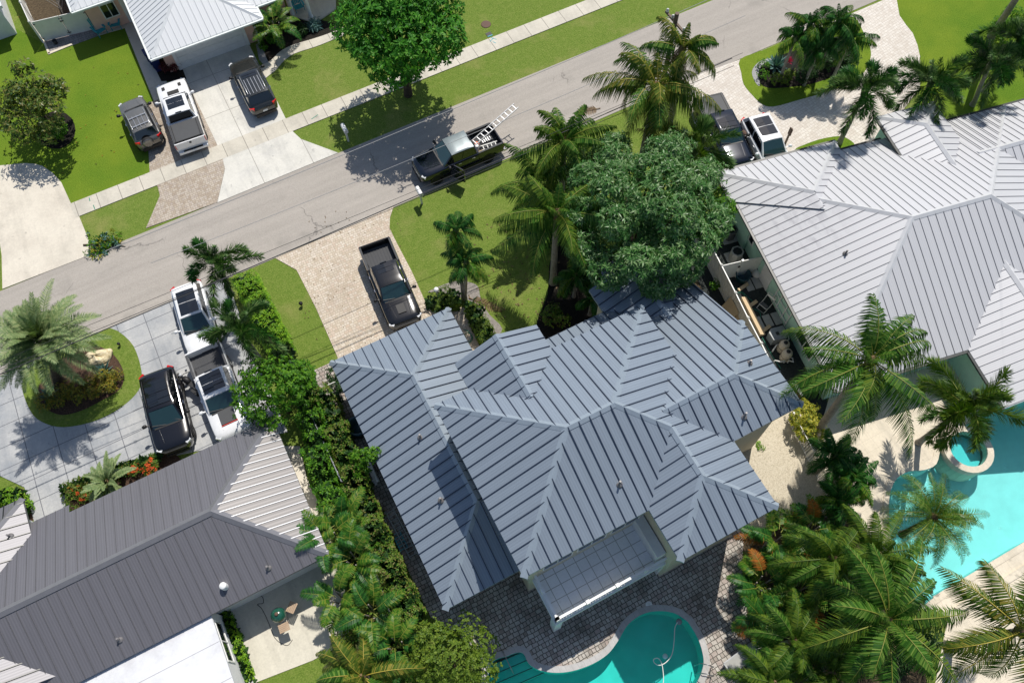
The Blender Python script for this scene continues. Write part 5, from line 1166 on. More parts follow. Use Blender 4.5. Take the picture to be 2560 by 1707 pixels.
    # wheels, lamps, mirrors, plates
    for sx in (1, -1):
        xx = sx * wb / 2 + (L / 2 - .93 - wb / 2 if kind != 'pickup' else L / 2 - 1.0 - wb / 2)
        for sy in (1, -1):
            mb = M1('tyre_rubber'); y0 = sy * (hw - .115); mb.lathe([(wr * .62, -.13), (wr * .95, -.13), (wr, -.09), (wr, .09), (wr * .95, .13), (wr * .62, .13)], (xx, y0, wr), 20, (0, 1, 0), cap=False)
            wh = mb.build('wheel', parent=root, world=False)
            mb = M1(rim); mb.lathe([(wr * .66, .11), (wr * .58, .13), (wr * .56, .09)], (xx, y0, wr), 18, (0, sy, 0), cap=False)
            for k in range(5):
                a = 6.283 * k / 5; mb.bar((xx, y0 + sy * .11, wr), (xx + math.cos(a) * wr * .6, y0 + sy * .11, wr + math.sin(a) * wr * .6), .07, .02, up=Vector((0, sy, 0)))
            mb.lathe([(.07, .09), (.07, .125), (0, .13)], (xx, y0, wr), 10, (0, sy, 0), cap=False); mb.build('rim', parent=wh, world=False)
    for sy in (1, -1):
        mb = M1('lamp_clear'); mb.obox((xf_ - .20, sy * hw * (.78 if kind != 'pickup' else .82), hood * .85), Vector((.80, sy * .60, 0)).normalized(), Vector((-sy * .60, .80, 0)).normalized(), Vector((0, 0, 1)), .07, hw * .15, .075); mb.build('headlight', parent=root, world=False)
        xm_ = xw - .28; mb = M1(paint if paint == 'paint_white' else trim); mb.lathe([(.0, -.13), (.085, -.10), (.105, 0), (.085, .11), (0, .13)], (xm_, sy * (hw + .17), belt + .10), 10, (.25, sy, 0), cap=False); mb.bar((xm_, sy * (hw - .05), belt + .03), (xm_, sy * (hw + .12), belt + .07), .07, .04); mb.build('mirror', parent=root, world=False)
        if kind != 'pickup':
            mb = M1('tail_red'); mb.obox((xb_ + .15, sy * hw * .80, belt - .13), Vector((.80, -sy * .60, 0)).normalized(), Vector((sy * .60, .80, 0)).normalized(), Vector((0, 0, 1)), .06, hw * .17, .09); mb.build('taillight', parent=root, world=False)
        for xh_ in (xw - 1.05, xw - 2.0):
            pass
    mb = M1(grille); mb.obox((xf_ - .02, 0, hood * .68), Vector((1, 0, 0)), Vector((0, 1, 0)), Vector((0, 0, 1)), .035, hw * .55, .12); mb.build('grille', parent=root, world=False)
    mb = M1('chrome'); 
    for sy in (1, -1):
        for xh_ in (xw - 1.15, xw - 2.1): mb.bar((xh_, sy * (hw + .01), belt - .14), (xh_ + .2, sy * (hw + .01), belt - .14), .03, .03)
    mb.build('door_handle', parent=root, world=False)
    if sunroof:
        a, b_, w_ = sunroof; mb = M1('tinted_glass'); x_ = lambda t: xrf * (1 - t) + xrr * t
        rows = [[Vector((x_(t), y * w_ * wt, zr + .040 - .022 * abs(y) - .01 * t)) for y in (1, .5, 0, -.5, -1)] for t in (a, (a + b_) / 2 - .01)]; mb.grid(rows, False, False)
        rows = [[Vector((x_(t), y * w_ * wt, zr + .040 - .022 * abs(y) - .01 * t)) for y in (1, .5, 0, -.5, -1)] for t in ((a + b_) / 2 + .01, b_)]; mb.grid(rows, False, False); mb.build('sunroof', parent=root, world=False)
    if rack:
        mb = M1('aluminium' if rack != 2 else 'black_plastic')
        for sy in (1, -1): mb.tube([(xrf - .25, sy * wt * .86, zr - .0), (xrf - .35, sy * wt * .86, zr + .06), (xrr + .35, sy * wt * .86, zr + .06), (xrr + .2, sy * wt * .86, zr)], .02, 6)
        if rack == 1:
            for t in (.42, .82): x = xrf * (1 - t) + xrr * t; mb.bar((x, wt * .86, zr + .05), (x, -wt * .86, zr + .05), .06, .03)
            for y in (.3, 0, -.3): mb.bar((xrf * .66 + xrr * .34, y * wt * 1.4, zr + .035), (xrf * .06 + xrr * .94, y * wt * 1.4, zr + .035), .025, .02)
        elif rack == 3:
            for k in range(5): y = (k / 4 - .5) * 1.3 * wt; mb.bar((xrf * .68 + xrr * .32, y, zr + .018), (xrf * .04 + xrr * .96, y, zr + .012), .03, .025)
        mb.build('roof_rack', parent=root, world=False)
    if spare:
        mb = M1('tyre_rubber'); mb.lathe([(.36, .0), (.36, .16), (.33, .19)], (xb_ + .02, .12, belt - .12), 22, (-1, 0, 0), cap=True); sp = mb.build('spare_wheel', parent=root, world=False)
        mb = M1(paint); mb.lathe([(.345, .16), (.335, .205), (.25, .225), (0, .23)], (xb_ + .02, .12, belt - .12), 22, (-1, 0, 0), cap=False); mb.build('wheel_cover', parent=sp, world=False)
    xp = xb_ - .005; zp = belt - .42
    if bed:
        x0 = xrb - .10; zt = belt + .04; zf = .78; wi = hw - .13
        mb = M1(paint)
        for sy in (1, -1):
            rows = [[Vector((x, sy * y, z)) for y, z in ((hw * .82, zb), (hw * .975, zb + .1), (hw, .8), (hw * .995, zt - .1), (hw * .97, zt), (wi, zt), (wi, zf))] for x in (x0, (x0 + xb_) / 2, xb_ + .06)]
            mb.grid(rows, False, False); mb.face(rows[0]); mb.face(rows[-1][::-1])
        mb.box(xb_, xb_ + .07, -hw * .95, hw * .95, .56, zt)
        mb.box(x0 - .02, x0 + .06, -hw * .95, hw * .95, .6, zt)
        bd = mb.build('bed', parent=root, world=False)
        mb = M1('bed_liner'); mb.box(xb_ + .07, x0 - .02, -wi, wi, zf - .06, zf)
        for k in range(9): y = (k / 8 - .5) * 2 * (wi - .12); mb.bar((xb_ + .1, y, zf), (x0 - .05, y, zf), .06, .018)
        for sy in (1, -1): mb.bar((xb_ + .1, sy * (hw - .09), zt), (x0, sy * (hw - .09), zt), .12, .02); 
        mb.build('bed_liner', parent=bd, world=False)
        if bed == 'cover':
            mb = M1('tonneau_vinyl'); mb.obox(((xb_ + x0) / 2 + .02, 0, zt + .045), Vector((1, 0, 0)), Vector((0, 1, 0)), Vector((0, 0, 1)), (x0 - xb_) / 2 - .10, wi + .02, .025); tc = mb.build('tonneau_cover', parent=root, world=False)
            mb = M1('black_plastic')
            for sy in (1, -1): mb.bar((xb_ + .12, sy * (wi - .08), zt + .07), (x0 - .12, sy * (wi - .08), zt + .07), .05, .03)
            mb.bar((xb_ + .14, -wi, zt + .07), (xb_ + .14, wi, zt + .07), .05, .02); mb.build('cover_rail', parent=tc, world=False)
        mb = M1('chrome' if paint != 'paint_white' else 'paint_white'); mb.box(xb_ - .16, xb_ - .02, -hw * .93, hw * .93, .42, .60); bp = mb.build('rear_bumper', parent=root, world=False)
        mb = M1('black_plastic'); mb.box(xb_ - .15, xb_ - .01, -hw * .62, hw * .62, .60, .612); mb.build('step_pad', parent=bp, world=False)
        for sy in (1, -1):
            mb = M1('tail_red'); mb.box(xb_ - .012, xb_ + .10, sy * hw * .97 - (.05 if sy > 0 else .0), sy * hw * .97 + (.0 if sy > 0 else .05), zt - .45, zt - .06); mb.build('taillight', parent=root, world=False)
        mb = M1('black_plastic'); mb.lathe([(.075, 0), (.075, .02), (0, .02)], (xb_ - .002, 0, zt - .16), 14, (-1, 0, 0), cap=False); mb.build('emblem', parent=root, world=False); xp = xb_ - .165; zp = .52
        mb = M1('tinted_glass' if not opend else 'tinted_glass'); mb.box(xf_ * 0 + xrr - .03, xrr + .02, -.2, .2, zr - .02, zr + .03); mb.build('brake_lamp', parent=root, world=False)
    mb = M1('plate'); mb.obox((xp, 0, zp), Vector((1, 0, 0)), Vector((0, 1, 0)), Vector((0, 0, 1)), .012, .155, .078); mb.build('license_plate', parent=root, world=False)
    if opend:       # driver's door swung open, hinged behind the front wheel
        hx, hy = xw - .35, hw; a = R(-62); d = Vector((-math.cos(a), -math.sin(a), 0)); d = Vector((-.50, .866, 0)); n_ = Vector((.866, .5, 0))
        mb = M1(paint); mb.obox(Vector((hx, hy, .78)) + d * .55, d, n_, Vector((0, 0, 1)), .55, .06, .36)
        mb.use('black_plastic'); mb.obox(Vector((hx, hy, .80)) + d * .55 - n_ * .065, d, n_, Vector((0, 0, 1)), .5, .012, .28); mb.obox(Vector((hx, hy, .98)) + d * .55 - n_ * .09, d, n_, Vector((0, 0, 1)), .42, .03, .03)
        dr = mb.build('door', parent=root, world=False)
        mb = M1('tinted_glass'); mb.obox(Vector((hx, hy, 1.36)) + d * .6, d, n_, Vector((0, 0, 1)), .42, .008, .2); mb.build('side_window', parent=dr, world=False)
        mb = M1(paint); up_ = Vector((0, 0, 1))
        for p_, q_ in ((d * .1 + up_ * 1.14, d * .35 + up_ * 1.62), (d * .35 + up_ * 1.62, d * 1.05 + up_ * 1.60), (d * 1.05 + up_ * 1.60, d * 1.1 + up_ * 1.14)): mb.bar(Vector((hx, hy, 0)) + p_, Vector((hx, hy, 0)) + q_, .06, .05, up=n_)
        mb.build('window_frame', parent=dr, world=False)
    return root
def _fl(s, l):
    for q in l: s.face(q)
    return s
MB.face_list = _fl
SUV = dict(kind='suv', L=4.75, W=1.90, H=1.72, hood=1.04, belt=1.12, wb=2.8, xw=1.05, xrf=.30, xrr=-1.80, xrb=-2.14)
PK = dict(kind='pickup', L=5.75, W=2.0, H=1.90, hood=1.20, belt=1.24, wb=3.65, xw=1.28, xrf=.62, xrr=-.92, xrb=-1.06, wr=.41)
def v(base, **k): d = dict(base); d.update(k); return d
vehicle('grey compact suv with spare wheel on its tailgate and roof rack, beside the white truck', 'suv', (-5.6, 44.25, .045), 92.5, **v(SUV, L=4.2, W=1.80, H=1.68, xw=1.0, xrf=.3, xrr=-1.62, xrb=-1.9, wb=2.6), paint='paint_grey', name='parked_suv', rack=1, spare=True)
wt_ = vehicle('white crew cab pickup with black bed cover and dark sunroof on the paver strip', 'pickup truck', (-2.98, 43.55, .045), 86.5, **v(PK, L=5.85, W=2.06), paint='paint_white', name='parked_pickup', bed='cover', sunroof=(.12, .72, .72), front='w')
vehicle('black family suv with red tail lamps and roof rails, nearest the garage door', 'suv', (2.1, 43.75, .048), 90.0, **v(SUV, L=4.95, W=1.94, H=1.74, xrr=-1.9, xrb=-2.25), paint='paint_black_suv', name='parked_suv', rack=3, sunroof=(.08, .26, .7))
bt_ = vehicle('black crew cab pickup on the road, driver door open, ladder in its bed', 'pickup truck', (11.75, 31.75, .022), 180.0, **v(PK, L=5.8), paint='paint_black_blue', name='parked_pickup', bed='open', opend=True, rim='dark_rim', grille='chrome', cabtop='paint_sky_sheen')  # cab roof gets a paler paint, the sky's reflection put into its colour
mt_ = vehicle('black pickup with empty open bed parked on the cream paver driveway', 'pickup truck', (4.08, 24.9, .038), -94.7, **v(PK, L=5.85, W=2.04), paint='paint_bronze_black', name='parked_pickup', bed='open', rim='dark_rim', sunroof=(.55, .95, .62))
vehicle('white suv with panoramic glass roof partly under the foxtail palms', 'suv', (-6.9, 28.25, .038), -95.0, **v(SUV, L=4.8, H=1.70), paint='paint_white', name='parked_suv', sunroof=(.06, .82, .74))
rt_ = vehicle('white pickup with black hood scoop and red stripe under the round green tree', 'pickup truck', (-7.12, 23.05, .038), -90.5, **v(PK, L=5.75, W=2.06), paint='paint_white', name='parked_pickup', bed='open', sunroof=(.15, .92, .78), grille='black_plastic')
vehicle('black luxury suv with glossy roof in the middle of the grey driveway', 'suv', (-10.08, 23.45, .038), -95.0, **v(SUV, L=5.0, W=2.02, H=1.82, hood=1.10, belt=1.16, wb=2.95), paint='paint_black', name='parked_suv', sunroof=(.10, .80, .78), rack=2, rim='dark_rim')
vehicle('dark blue black pickup with glossy bed cover beside the mango tree', 'pickup truck', (27.72, 25.1, .034), -102.0, **v(PK, L=5.7, W=2.0), paint='paint_black_blue', name='parked_pickup', bed='cover', sunroof=(.1, .6, .74))
vehicle('white suv with black panoramic roof, nose under the pale grey roof', 'suv', (29.62, 22.95, .034), -101.5, **v(SUV, L=4.75, W=1.92), paint='paint_white', name='parked_suv', sunroof=(.18, .88, .76))
# hood details
def hood_parts(root, items):
    for nm, mat, x, y, z, hx, hy, hz in items:
        mb = M1(mat); mb.box(x - hx, x + hx, y - hy, y + hy, z - hz, z + hz); mb.build(nm, parent=root, world=False)
hood_parts(wt_, [('hood_scoop', 'black_plastic', 1.62, 0, 1.25, .16, .38, .02), ('hood_vent', 'black_plastic', 2.2, .55, 1.225, .14, .10, .012), ('hood_vent', 'black_plastic', 2.2, -.55, 1.225, .14, .10, .012)])
hood_parts(rt_, [('hood_scoop', 'tonneau_vinyl', 1.75, 0, 1.26, .42, .42, .035), ('hood_stripe', 'hood_decal_red', 2.19, 0, 1.245, .03, .45, .012)])
hood_parts(mt_, [('hood_scoop', 'black_plastic', 2.0, 0, 1.235, .30, .24, .03)])
hood_parts(bt_, [('tow_hitch', 'chrome', -3.1, 0, .45, .16, .04, .03)])
def motorcycle(label, loc, yaw, tank, seatm):
    root = thing('motorcycle', label, 'motorcycle', loc, R(yaw))
    for x in (.72, -.70):
        mb = M1('tyre_rubber'); mb.lathe([(.21, -.06), (.30, -.06), (.32, 0), (.30, .06), (.21, .06)], (x, 0, .32), 18, (0, 1, 0), cap=False); w_ = mb.build('wheel', parent=root, world=False)
        mb = M1('rim_metal'); mb.lathe([(.22, -.04), (.22, .04)], (x, 0, .32), 14, (0, 1, 0), cap=False); mb.bar((x - .2, 0, .32), (x + .2, 0, .32), .03, .03); mb.bar((x, 0, .12), (x, 0, .52), .03, .03); mb.build('rim', parent=w_, world=False)
    mb = M1('steel'); mb.box(-.25, .25, -.16, .16, .28, .62); mb.tube([(.72, 0, .32), (.55, 0, .75), (.42, 0, 1.0)], .045, 6); mb.tube([(-.7, 0, .32), (-.2, 0, .45), (.4, 0, .85)], .04, 6)
    mb.tube([(.1, -.2, .35), (-.4, -.24, .3), (-.9, -.24, .38)], .05, 8); mb.build('frame', parent=root, world=False)
    mb = M1(tank); mb.lathe([(.02, -.28), (.15, -.2), (.19, 0), (.14, .2), (.03, .28)], (.18, 0, .82), 12, (1, 0, .15), cap=False); mb.build('fuel_tank', parent=root, world=False)
    mb = M1(seatm); mb.box(-.75, -.08, -.15, .15, .70, .80); mb.box(-.95, -.6, -.11, .11, .74, .86); mb.build('seat', parent=root, world=False)
    mb = M1('black_plastic'); mb.tube([(.30, .40, 1.02), (.42, .15, 1.06), (.42, -.15, 1.06), (.30, -.40, 1.02)], .022, 6); mb.build('handlebar', parent=root, world=False)
    for sy in (1, -1):
        mb = M1('chrome'); mb.lathe([(.02, 0), (.07, .01), (.07, .03), (0, .035)], (.40, sy * .36, 1.20), 12, (-1, 0, .3), cap=False); mb.bar((.36, sy * .3, 1.04), (.40, sy * .36, 1.2), .015, .015); mb.build('mirror', parent=root, world=False)
    mb = M1('lamp_clear'); mb.lathe([(.03, -.08), (.10, -.02), (.10, .03), (0, .05)], (.62, 0, .92), 14, (1, 0, 0), cap=False); mb.build('headlight', parent=root, world=False)
    mb = M1('black_plastic'); mb.box(.5, .98, -.07, .07, .64, .67); mb.box(-1.0, -.45, -.09, .09, .66, .69)
    for sy in (1, -1): mb.box(-.85, -.4, sy * .26 - .09, sy * .26 + .09, .42, .72)
    mb.build('fender', parent=root, world=False)
    return root
p = P('d', 1330, 1090); motorcycle('black motorcycle with chrome mirrors between the black suv and the white pickup', (p.x, p.y, .038), 118, 'black_plastic', 'black_plastic')
p = P('c', 412, 960); motorcycle('dark red motorcycle squeezed between the dark pickup and the white suv', (p.x, p.y, .034), -98, 'rust_iron', 'black_plastic')

# ------------------------------------------------------------------ street furniture, wires
def mailbox(label, u, v_, yaw):
    p = at(u, v_); root = thing('mailbox', label, 'mailbox', (p.x, p.y, 0), R(yaw), group='white mailboxes')
    mb = M1('white_vinyl'); mb.box(-.055, .055, -.055, .055, 0, 1.05); mb.box(-.06, .06, -.25, .30, .98, 1.03); mb.build('post', parent=root, world=False)
    mb = M1('white_paint'); n = 8; prof = [(-.13, 0), (-.13, .16)] + [(.13 * math.cos(math.pi * (1 - k / n)), .16 + .13 * math.sin(math.pi * k / n)) for k in range(1, n)] + [(.13, .16), (.13, 0)]
    rows = [[Vector((x, y, 1.03 + z)) for x, z in prof] for y in (-.26, .42)]; mb.grid(rows, True, False); mb.face(rows[0]); mb.face(rows[1][::-1]); bx = mb.build('box', parent=root, world=False)
    mb = M1('concrete_block'); mb.box(-.05, .05, -.268, -.262, 1.13, 1.17); mb.build('latch', parent=bx, world=False)
mailbox('white mailbox on a post in the shaded verge by the concrete apron', 871, 353, 0); mailbox('white mailbox on a post beside the cream driveway and the open truck door', 1055, 509, 0)
p = P('b', 998, 168, .012); mb = M1('rust_iron'); mb.lathe([(.36, 0), (.36, .02), (.30, .025), (0, .025)], (p.x, p.y, 0), 20, cap=False); single(mb, 'manhole_cover', 'round rusty manhole cover in the lawn above the sidewalk', 'manhole cover')
p = P('b', 1015, 232); mb = M1('black_plastic'); mb.box(p.x - .2, p.x + .2, p.y - .22, p.y + .1, -.02, .03); mb.use('teal_paint'); mb.box(p.x - .19, p.x + .19, p.y - .3, p.y - .225, -.02, .032); single(mb, 'meter_box', 'small dark water meter box with blue lid beside the sidewalk', 'meter box')
mb = M1('teal_paint')
for (x, y), (x2, y2) in (((1025, 290), (1050, 265)), ((1030, 262), (1070, 275)), ((1045, 290), (1065, 300))): a, b_ = P('b', x, y), P('b', x2, y2); mb.bar((a.x, a.y, .0535), (b_.x, b_.y, .0535), .05, .003)
for (x, y), (x2, y2) in (((2130, 820), (2175, 790)), ((612, 1355), (618, 1380)), ((640, 1405), (652, 1435))): 
    mb.use('hose_green'); a, b_ = P('a', x, y), P('a', x2, y2); mb.bar((a.x, a.y, .0535), (b_.x, b_.y, .0535), .05, .003)
tag(mb.build('spray_marking'), kind='structure')
pp = P('F', 1690, 48, 9.2)
pole = thing('utility_pole', 'utility pole with white insulators at the top edge of the road', 'utility pole', (pp.x, pp.y, 0))
mb = M1('wood_pole'); mb.tube([(pp.x, pp.y, 0), (pp.x, pp.y, 9.6)], [.17, .12], 10); mb.build('shaft', parent=pole)
mb = M1('wood_pole'); mb.box(pp.x - .06, pp.x + .06, pp.y - 1.0, pp.y + 1.0, 8.9, 9.02); mb.build('crossarm', parent=pole)
for dy in (-.85, .85, .3):
    mb = M1('white_paint'); mb.lathe([(.03, 0), (.09, .03), (.05, .08), (.09, .12), (.05, .17), (.08, .2), (0, .24)], (pp.x, pp.y + dy, 9.02), 10, cap=False); mb.build('insulator', parent=pole)
def wire(label, a, b_, sag, r, mat, group='overhead wires'):
    a, b_ = Vector(a), Vector(b_); d = b_ - a; a2 = a - d * .6; b2 = b_ + d * .5
    pts = []
    for k in range(17): t = k / 16; q = a2.lerp(b2, t); q.z -= sag * 4 * t * (1 - t) - sag; pts.append(q)
    mb = M1(mat); mb.tube(pts, r, 5); o = mb.build('overhead_wire'); tag(o, label, 'wire', group)
wire('pale overhead wire running along the far edge of the road', P('F', 850, 393, 8.6), P('F', 1690, 38, 8.9), .35, .018, 'cable_grey')
wire('pale overhead wire crossing the roof of the black truck on the road', P('F', 850, 473, 8.2), P('F', 1545, 183, 8.4), .35, .014, 'cable_grey')
wire('thick dark overhead wire over the near edge of the road', P('F', 0, 937, 6.6), P('F', 1289, 385, 6.8), .25, .028, 'cable_black')
wire('thin lashed overhead wire just below the thick dark one', P('F', 0, 925, 6.2), P('F', 1289, 396, 6.4), .25, .016, 'cable_black')
wire('lowest overhead wire over the forecourt of the silvery date palm', P('F', 0, 905, 6.0), P('F', 1289, 375, 7.2), .3, .012, 'cable_black')
# ladder and tools in the truck bed
def ladder(name, label, a, b_, wd, n, mat, r=.035, side=None):
    a, b_ = Vector(a), Vector(b_); d = (b_ - a).normalized(); s = side or d.cross(Vector((0, 0, 1))).normalized(); mb = M1(mat); c = (a + b_) / 2; root = thing(name, label, 'ladder', (c.x, c.y, min(a.z, b_.z)))
    for sg in (1, -1):
        mb = M1(mat); mb.bar(a + s * sg * wd / 2, b_ + s * sg * wd / 2, r * 1.5, r * 2.4); mb.build('rail', parent=root)
    for k in range(n): mb = M1(mat); q = a.lerp(b_, (k + .5) / n) + Vector((0, 0, r)); mb.bar(q - s * wd / 2, q + s * wd / 2, .045, .03); mb.build('rung', parent=root)
    return root
tb = Vector((11.75, 31.75, 0))
ladder('ladder', 'aluminium extension ladder sticking out over the tailgate of the black truck', (12.9, 31.75, 1.15), (16.6, 32.75, 1.75), .42, 11, 'aluminium')
ladder('step_ladder', 'short white step ladder lying in the bed of the black truck', (13.3, 31.3, .95), (14.4, 31.15, .98), .35, 4, 'white_vinyl')
mb = M1('cardboard'); mb.box(13.0, 13.4, 30.95, 31.2, .80, .98); single(mb, 'box', 'brown cardboard box in the corner of the black truck bed', 'box')
mb = M1('orange_plastic'); mb.lathe([(.02, 0), (.13, 0), (.15, .3), (.13, .3)], (13.2, 31.75, .80), 12); single(mb, 'bucket', 'orange bucket under the ladder in the black truck bed', 'bucket')
mb = M1('white_paint'); mb.lathe([(.05, 0), (.16, .02), (.18, .34), (.16, .36), (0, .36)], (13.05, 31.5, .80), 12, cap=False); mb.lathe([(.0, .36), (.17, .37), (.10, .42), (0, .43)], (13.05, 31.5, .80), 12, cap=False); single(mb, 'paint_bucket', 'white paint bucket at the cab end of the black truck bed', 'bucket')
mb = M1('bed_liner'); mb.box(13.6, 14.3, 31.75, 32.05, .8, .86)
for k in range(5): mb.use('aluminium'); mb.box(13.62 + k * .14, 13.68 + k * .14, 31.74, 32.06, .86, .90)
single(mb, 'ramp_rack', 'small slatted metal ramp lying in the black truck bed', 'ramp')

# ------------------------------------------------------------------ fences
def vinyl_fence(label, pts, h=1.8, ends=True, skip_caps=()):
    c = sum((Vector((p[0], p[1], 0)) for p in pts), Vector((0, 0, 0))) / len(pts); root = thing('vinyl_fence', label, 'fence', (c.x, c.y, 0))
    for p in pts: mb = M1('white_vinyl'); mb.box(p[0] - .065, p[0] + .065, p[1] - .065, p[1] + .065, 0, h + .05); mb.lathe([(.10, h + .05), (.10, h + .08), (.02, h + .14), (0, h + .14)], (p[0], p[1], 0), 4, cap=False, smooth=False); mb.build('post', parent=root)
    for a, b_ in zip(pts[:-1], pts[1:]):
        mb = M1('white_vinyl'); a3, b3 = Vector((a[0], a[1], .05)), Vector((b_[0], b_[1], .05)); mb.bar(a3, b3, .035, h - .1); mb.bar(a3 + Vector((0, 0, h - .14)), b3 + Vector((0, 0, h - .14)), .06, .13); mb.bar(a3, b3, .06, .15)
        n = max(1, int((b3 - a3).length / .19)); d = (b3 - a3) / n
        for k in range(1, n): mb.bar(a3 + d * k + Vector((0, 0, .15)), a3 + d * k + Vector((0, 0, h - .15)), .012, .04, up=Vector((d.y, -d.x, 0)))
        mb.build('panel', parent=root)
    return root
f1 = vinyl_fence('white vinyl fence round the dirt yard beside the pink house', [(-10.3, 62.5), (-10.12, 60.2), (-9.98, 58), (-9.86, 55.75)])
g1 = thing('gate', 'white vinyl double gate with black hinges facing the grey pavers', 'gate', (-8, 55.4, 0))
ga, gb, gm = Vector((-9.74, 55.70, .08)), Vector((-6.2, 55.12, .08)), None; gm = ga.lerp(gb, .52)
for a, b_ in ((ga, gm - (gb - ga).normalized() * .02), (gm + (gb - ga).normalized() * .02, gb)):
    mb = M1('white_vinyl'); mb.bar(a, b_, .05, 1.7); lf = mb.build('gate_leaf', parent=g1)
    mb = M1('gutter_black')
    for q, z in ((a, .25), (a, 1.5), (b_, .25), (b_, 1.5)):
        dd = (b_ - a).normalized() * (.12 if q is a else -.12); mb.bar(q + Vector((0, -.03, z)), q + dd + Vector((0, -.04, z)), .03, .05, up=Vector((0, -1, 0)))
    mb.build('hinge', parent=lf)
mb = M1('gutter_black'); q = gm + Vector((0, -.06, 1.25)); mb.box(q.x - .12, q.x + .12, q.y - .03, q.y + .02, q.z, q.z + .06); mb.bar(gm + Vector((0, -.05, .1)), gm + Vector((0, -.05, .5)), .03, .03, up=Vector((0, -1, 0))); mb.build('latch', parent=g1)
sheet('dirt_yard', [(-10.2, 62.5), (-9.9, 55.8), (-6.3, 55.2), (-6.2, 62.5)], 'soil', .014)
rng = random.Random(4); bt = thing('bare_tree', 'bare grey branched tree in the fenced dirt yard', 'tree', (-7.8, 56.9, 0)); mb = M1('bark_grey')
mb.tube([(-7.8, 56.9, 0), (-7.75, 57.1, .9), (-7.7, 57.3, 1.7)], [.06, .05, .03], 6)
for k in range(7): a = rng.random() * 6.28; mb.tube([(-7.75, 57.1, .7 + k * .14), (-7.75 + math.cos(a) * .6, 57.1 + math.sin(a) * .6, 1.3 + k * .15), (-7.75 + math.cos(a) * 1.1, 57.1 + math.sin(a) * 1.1, 1.5 + k * .2)], [.03, .02, .008], 5, False)
mb.build('trunk', parent=bt)
mb = M1('dark_turf'); mb.box(-7.2, -6.3, 56.3, 58.0, .02, .14); mb.box(-7.1, -6.4, 56.5, 57.8, .14, .3); single(mb, 'tarp_pile', 'dark covered pile against the wall of the fenced dirt yard', 'tarp')
f2 = vinyl_fence('white vinyl fence between slate blue roof and mint walled side yard', [(22.05, 20.0), (21.75, 18.2), (21.46, 16.42), (21.13, 14.5), (20.83, 12.85), (20.56, 11.2), (20.2, 9.2)])
g2 = thing('gate', 'white vinyl cross fence with gate from the fence post to the mint wall', 'gate', (22.7, 16.1, 0))
for a, b_ in (((21.56, 16.38), (22.68, 16.12)), ((22.8, 16.08), (24.0, 15.8))): mb = M1('white_vinyl'); mb.bar((*a, .05), (*b_, .05), .04, 1.72); mb.build('panel', parent=g2)
mb = M1('white_vinyl'); mb.box(22.67, 22.81, 16.03, 16.17, 0, 1.85); mb.build('post', parent=g2); mb = M1('gutter_black'); mb.box(22.55, 22.67, 16.03, 16.1, 1.2, 1.3); mb.build('latch', parent=g2)
def picket(name, label, a, b_, h, sp, mat, pr=.012, rail=.03, cat='fence'):
    a, b_ = Vector((a[0], a[1], 0)), Vector((b_[0], b_[1], 0)); c = (a + b_) / 2; root = thing(name, label, cat, (c.x, c.y, 0)); L_ = (b_ - a).length; u = Vector((0, 0, 1))
    mb = M1(mat); mb.bar(a + u * h, b_ + u * h, rail, rail); mb.build('top_rail', parent=root); mb = M1(mat); mb.bar(a + u * .15, b_ + u * .15, rail, rail); mb.build('bottom_rail', parent=root)
    mb = M1(mat); n = int(L_ / sp)
    for k in range(n + 1): q = a.lerp(b_, k / n); mb.bar(q + u * .05, q + u * h, pr * 2, pr * 2, up=Vector((1, 0, 0)))
    mb.build('picket', parent=root)
    for k in range(int(L_ / 2.2) + 1): q = a.lerp(b_, min(1, k * 2.2 / L_)); mb = M1(mat); mb.box(q.x - .04, q.x + .04, q.y - .04, q.y + .04, 0, h + .08); mb.build('post', parent=root)
    return root
a, b_ = at(1968, 1052), at(2075, 1260); picket('picket_fence', 'light metal picket fence between the gravel strip and the dark palms', a, b_, 1.2, .13, 'pipe_white')
a, b_ = P('f', -80, 300, .6), P('f', 90, 215, .6); picket('picket_fence', 'white picket fence at the edge of the front gable under the mango tree', a, b_, 1.2, .13, 'pipe_white', .02, .05)
a, b_ = P('d', 2180, 1105, 1.2), P('d', 2290, 1055, 1.2); picket('garden_gate', 'pale metal picket gate across the side path, casting striped shade', a, b_, 1.25, .14, 'pipe_white', .014, .035, cat='gate')
a, b_ = at(768, 1015, 1.4), at(855, 1205, 1.4); picket('boundary_fence', 'grey rail fence half buried in the overgrown boundary hedge, upper stretch', a, b_, 1.5, .6, 'steel', .02, .05)
a, b_ = at(925, 1385, 1.3), at(985, 1560, 1.3); picket('boundary_fence', 'grey rail fence half buried in the overgrown boundary hedge, lower stretch', a, b_, 1.4, .6, 'steel', .02, .05)
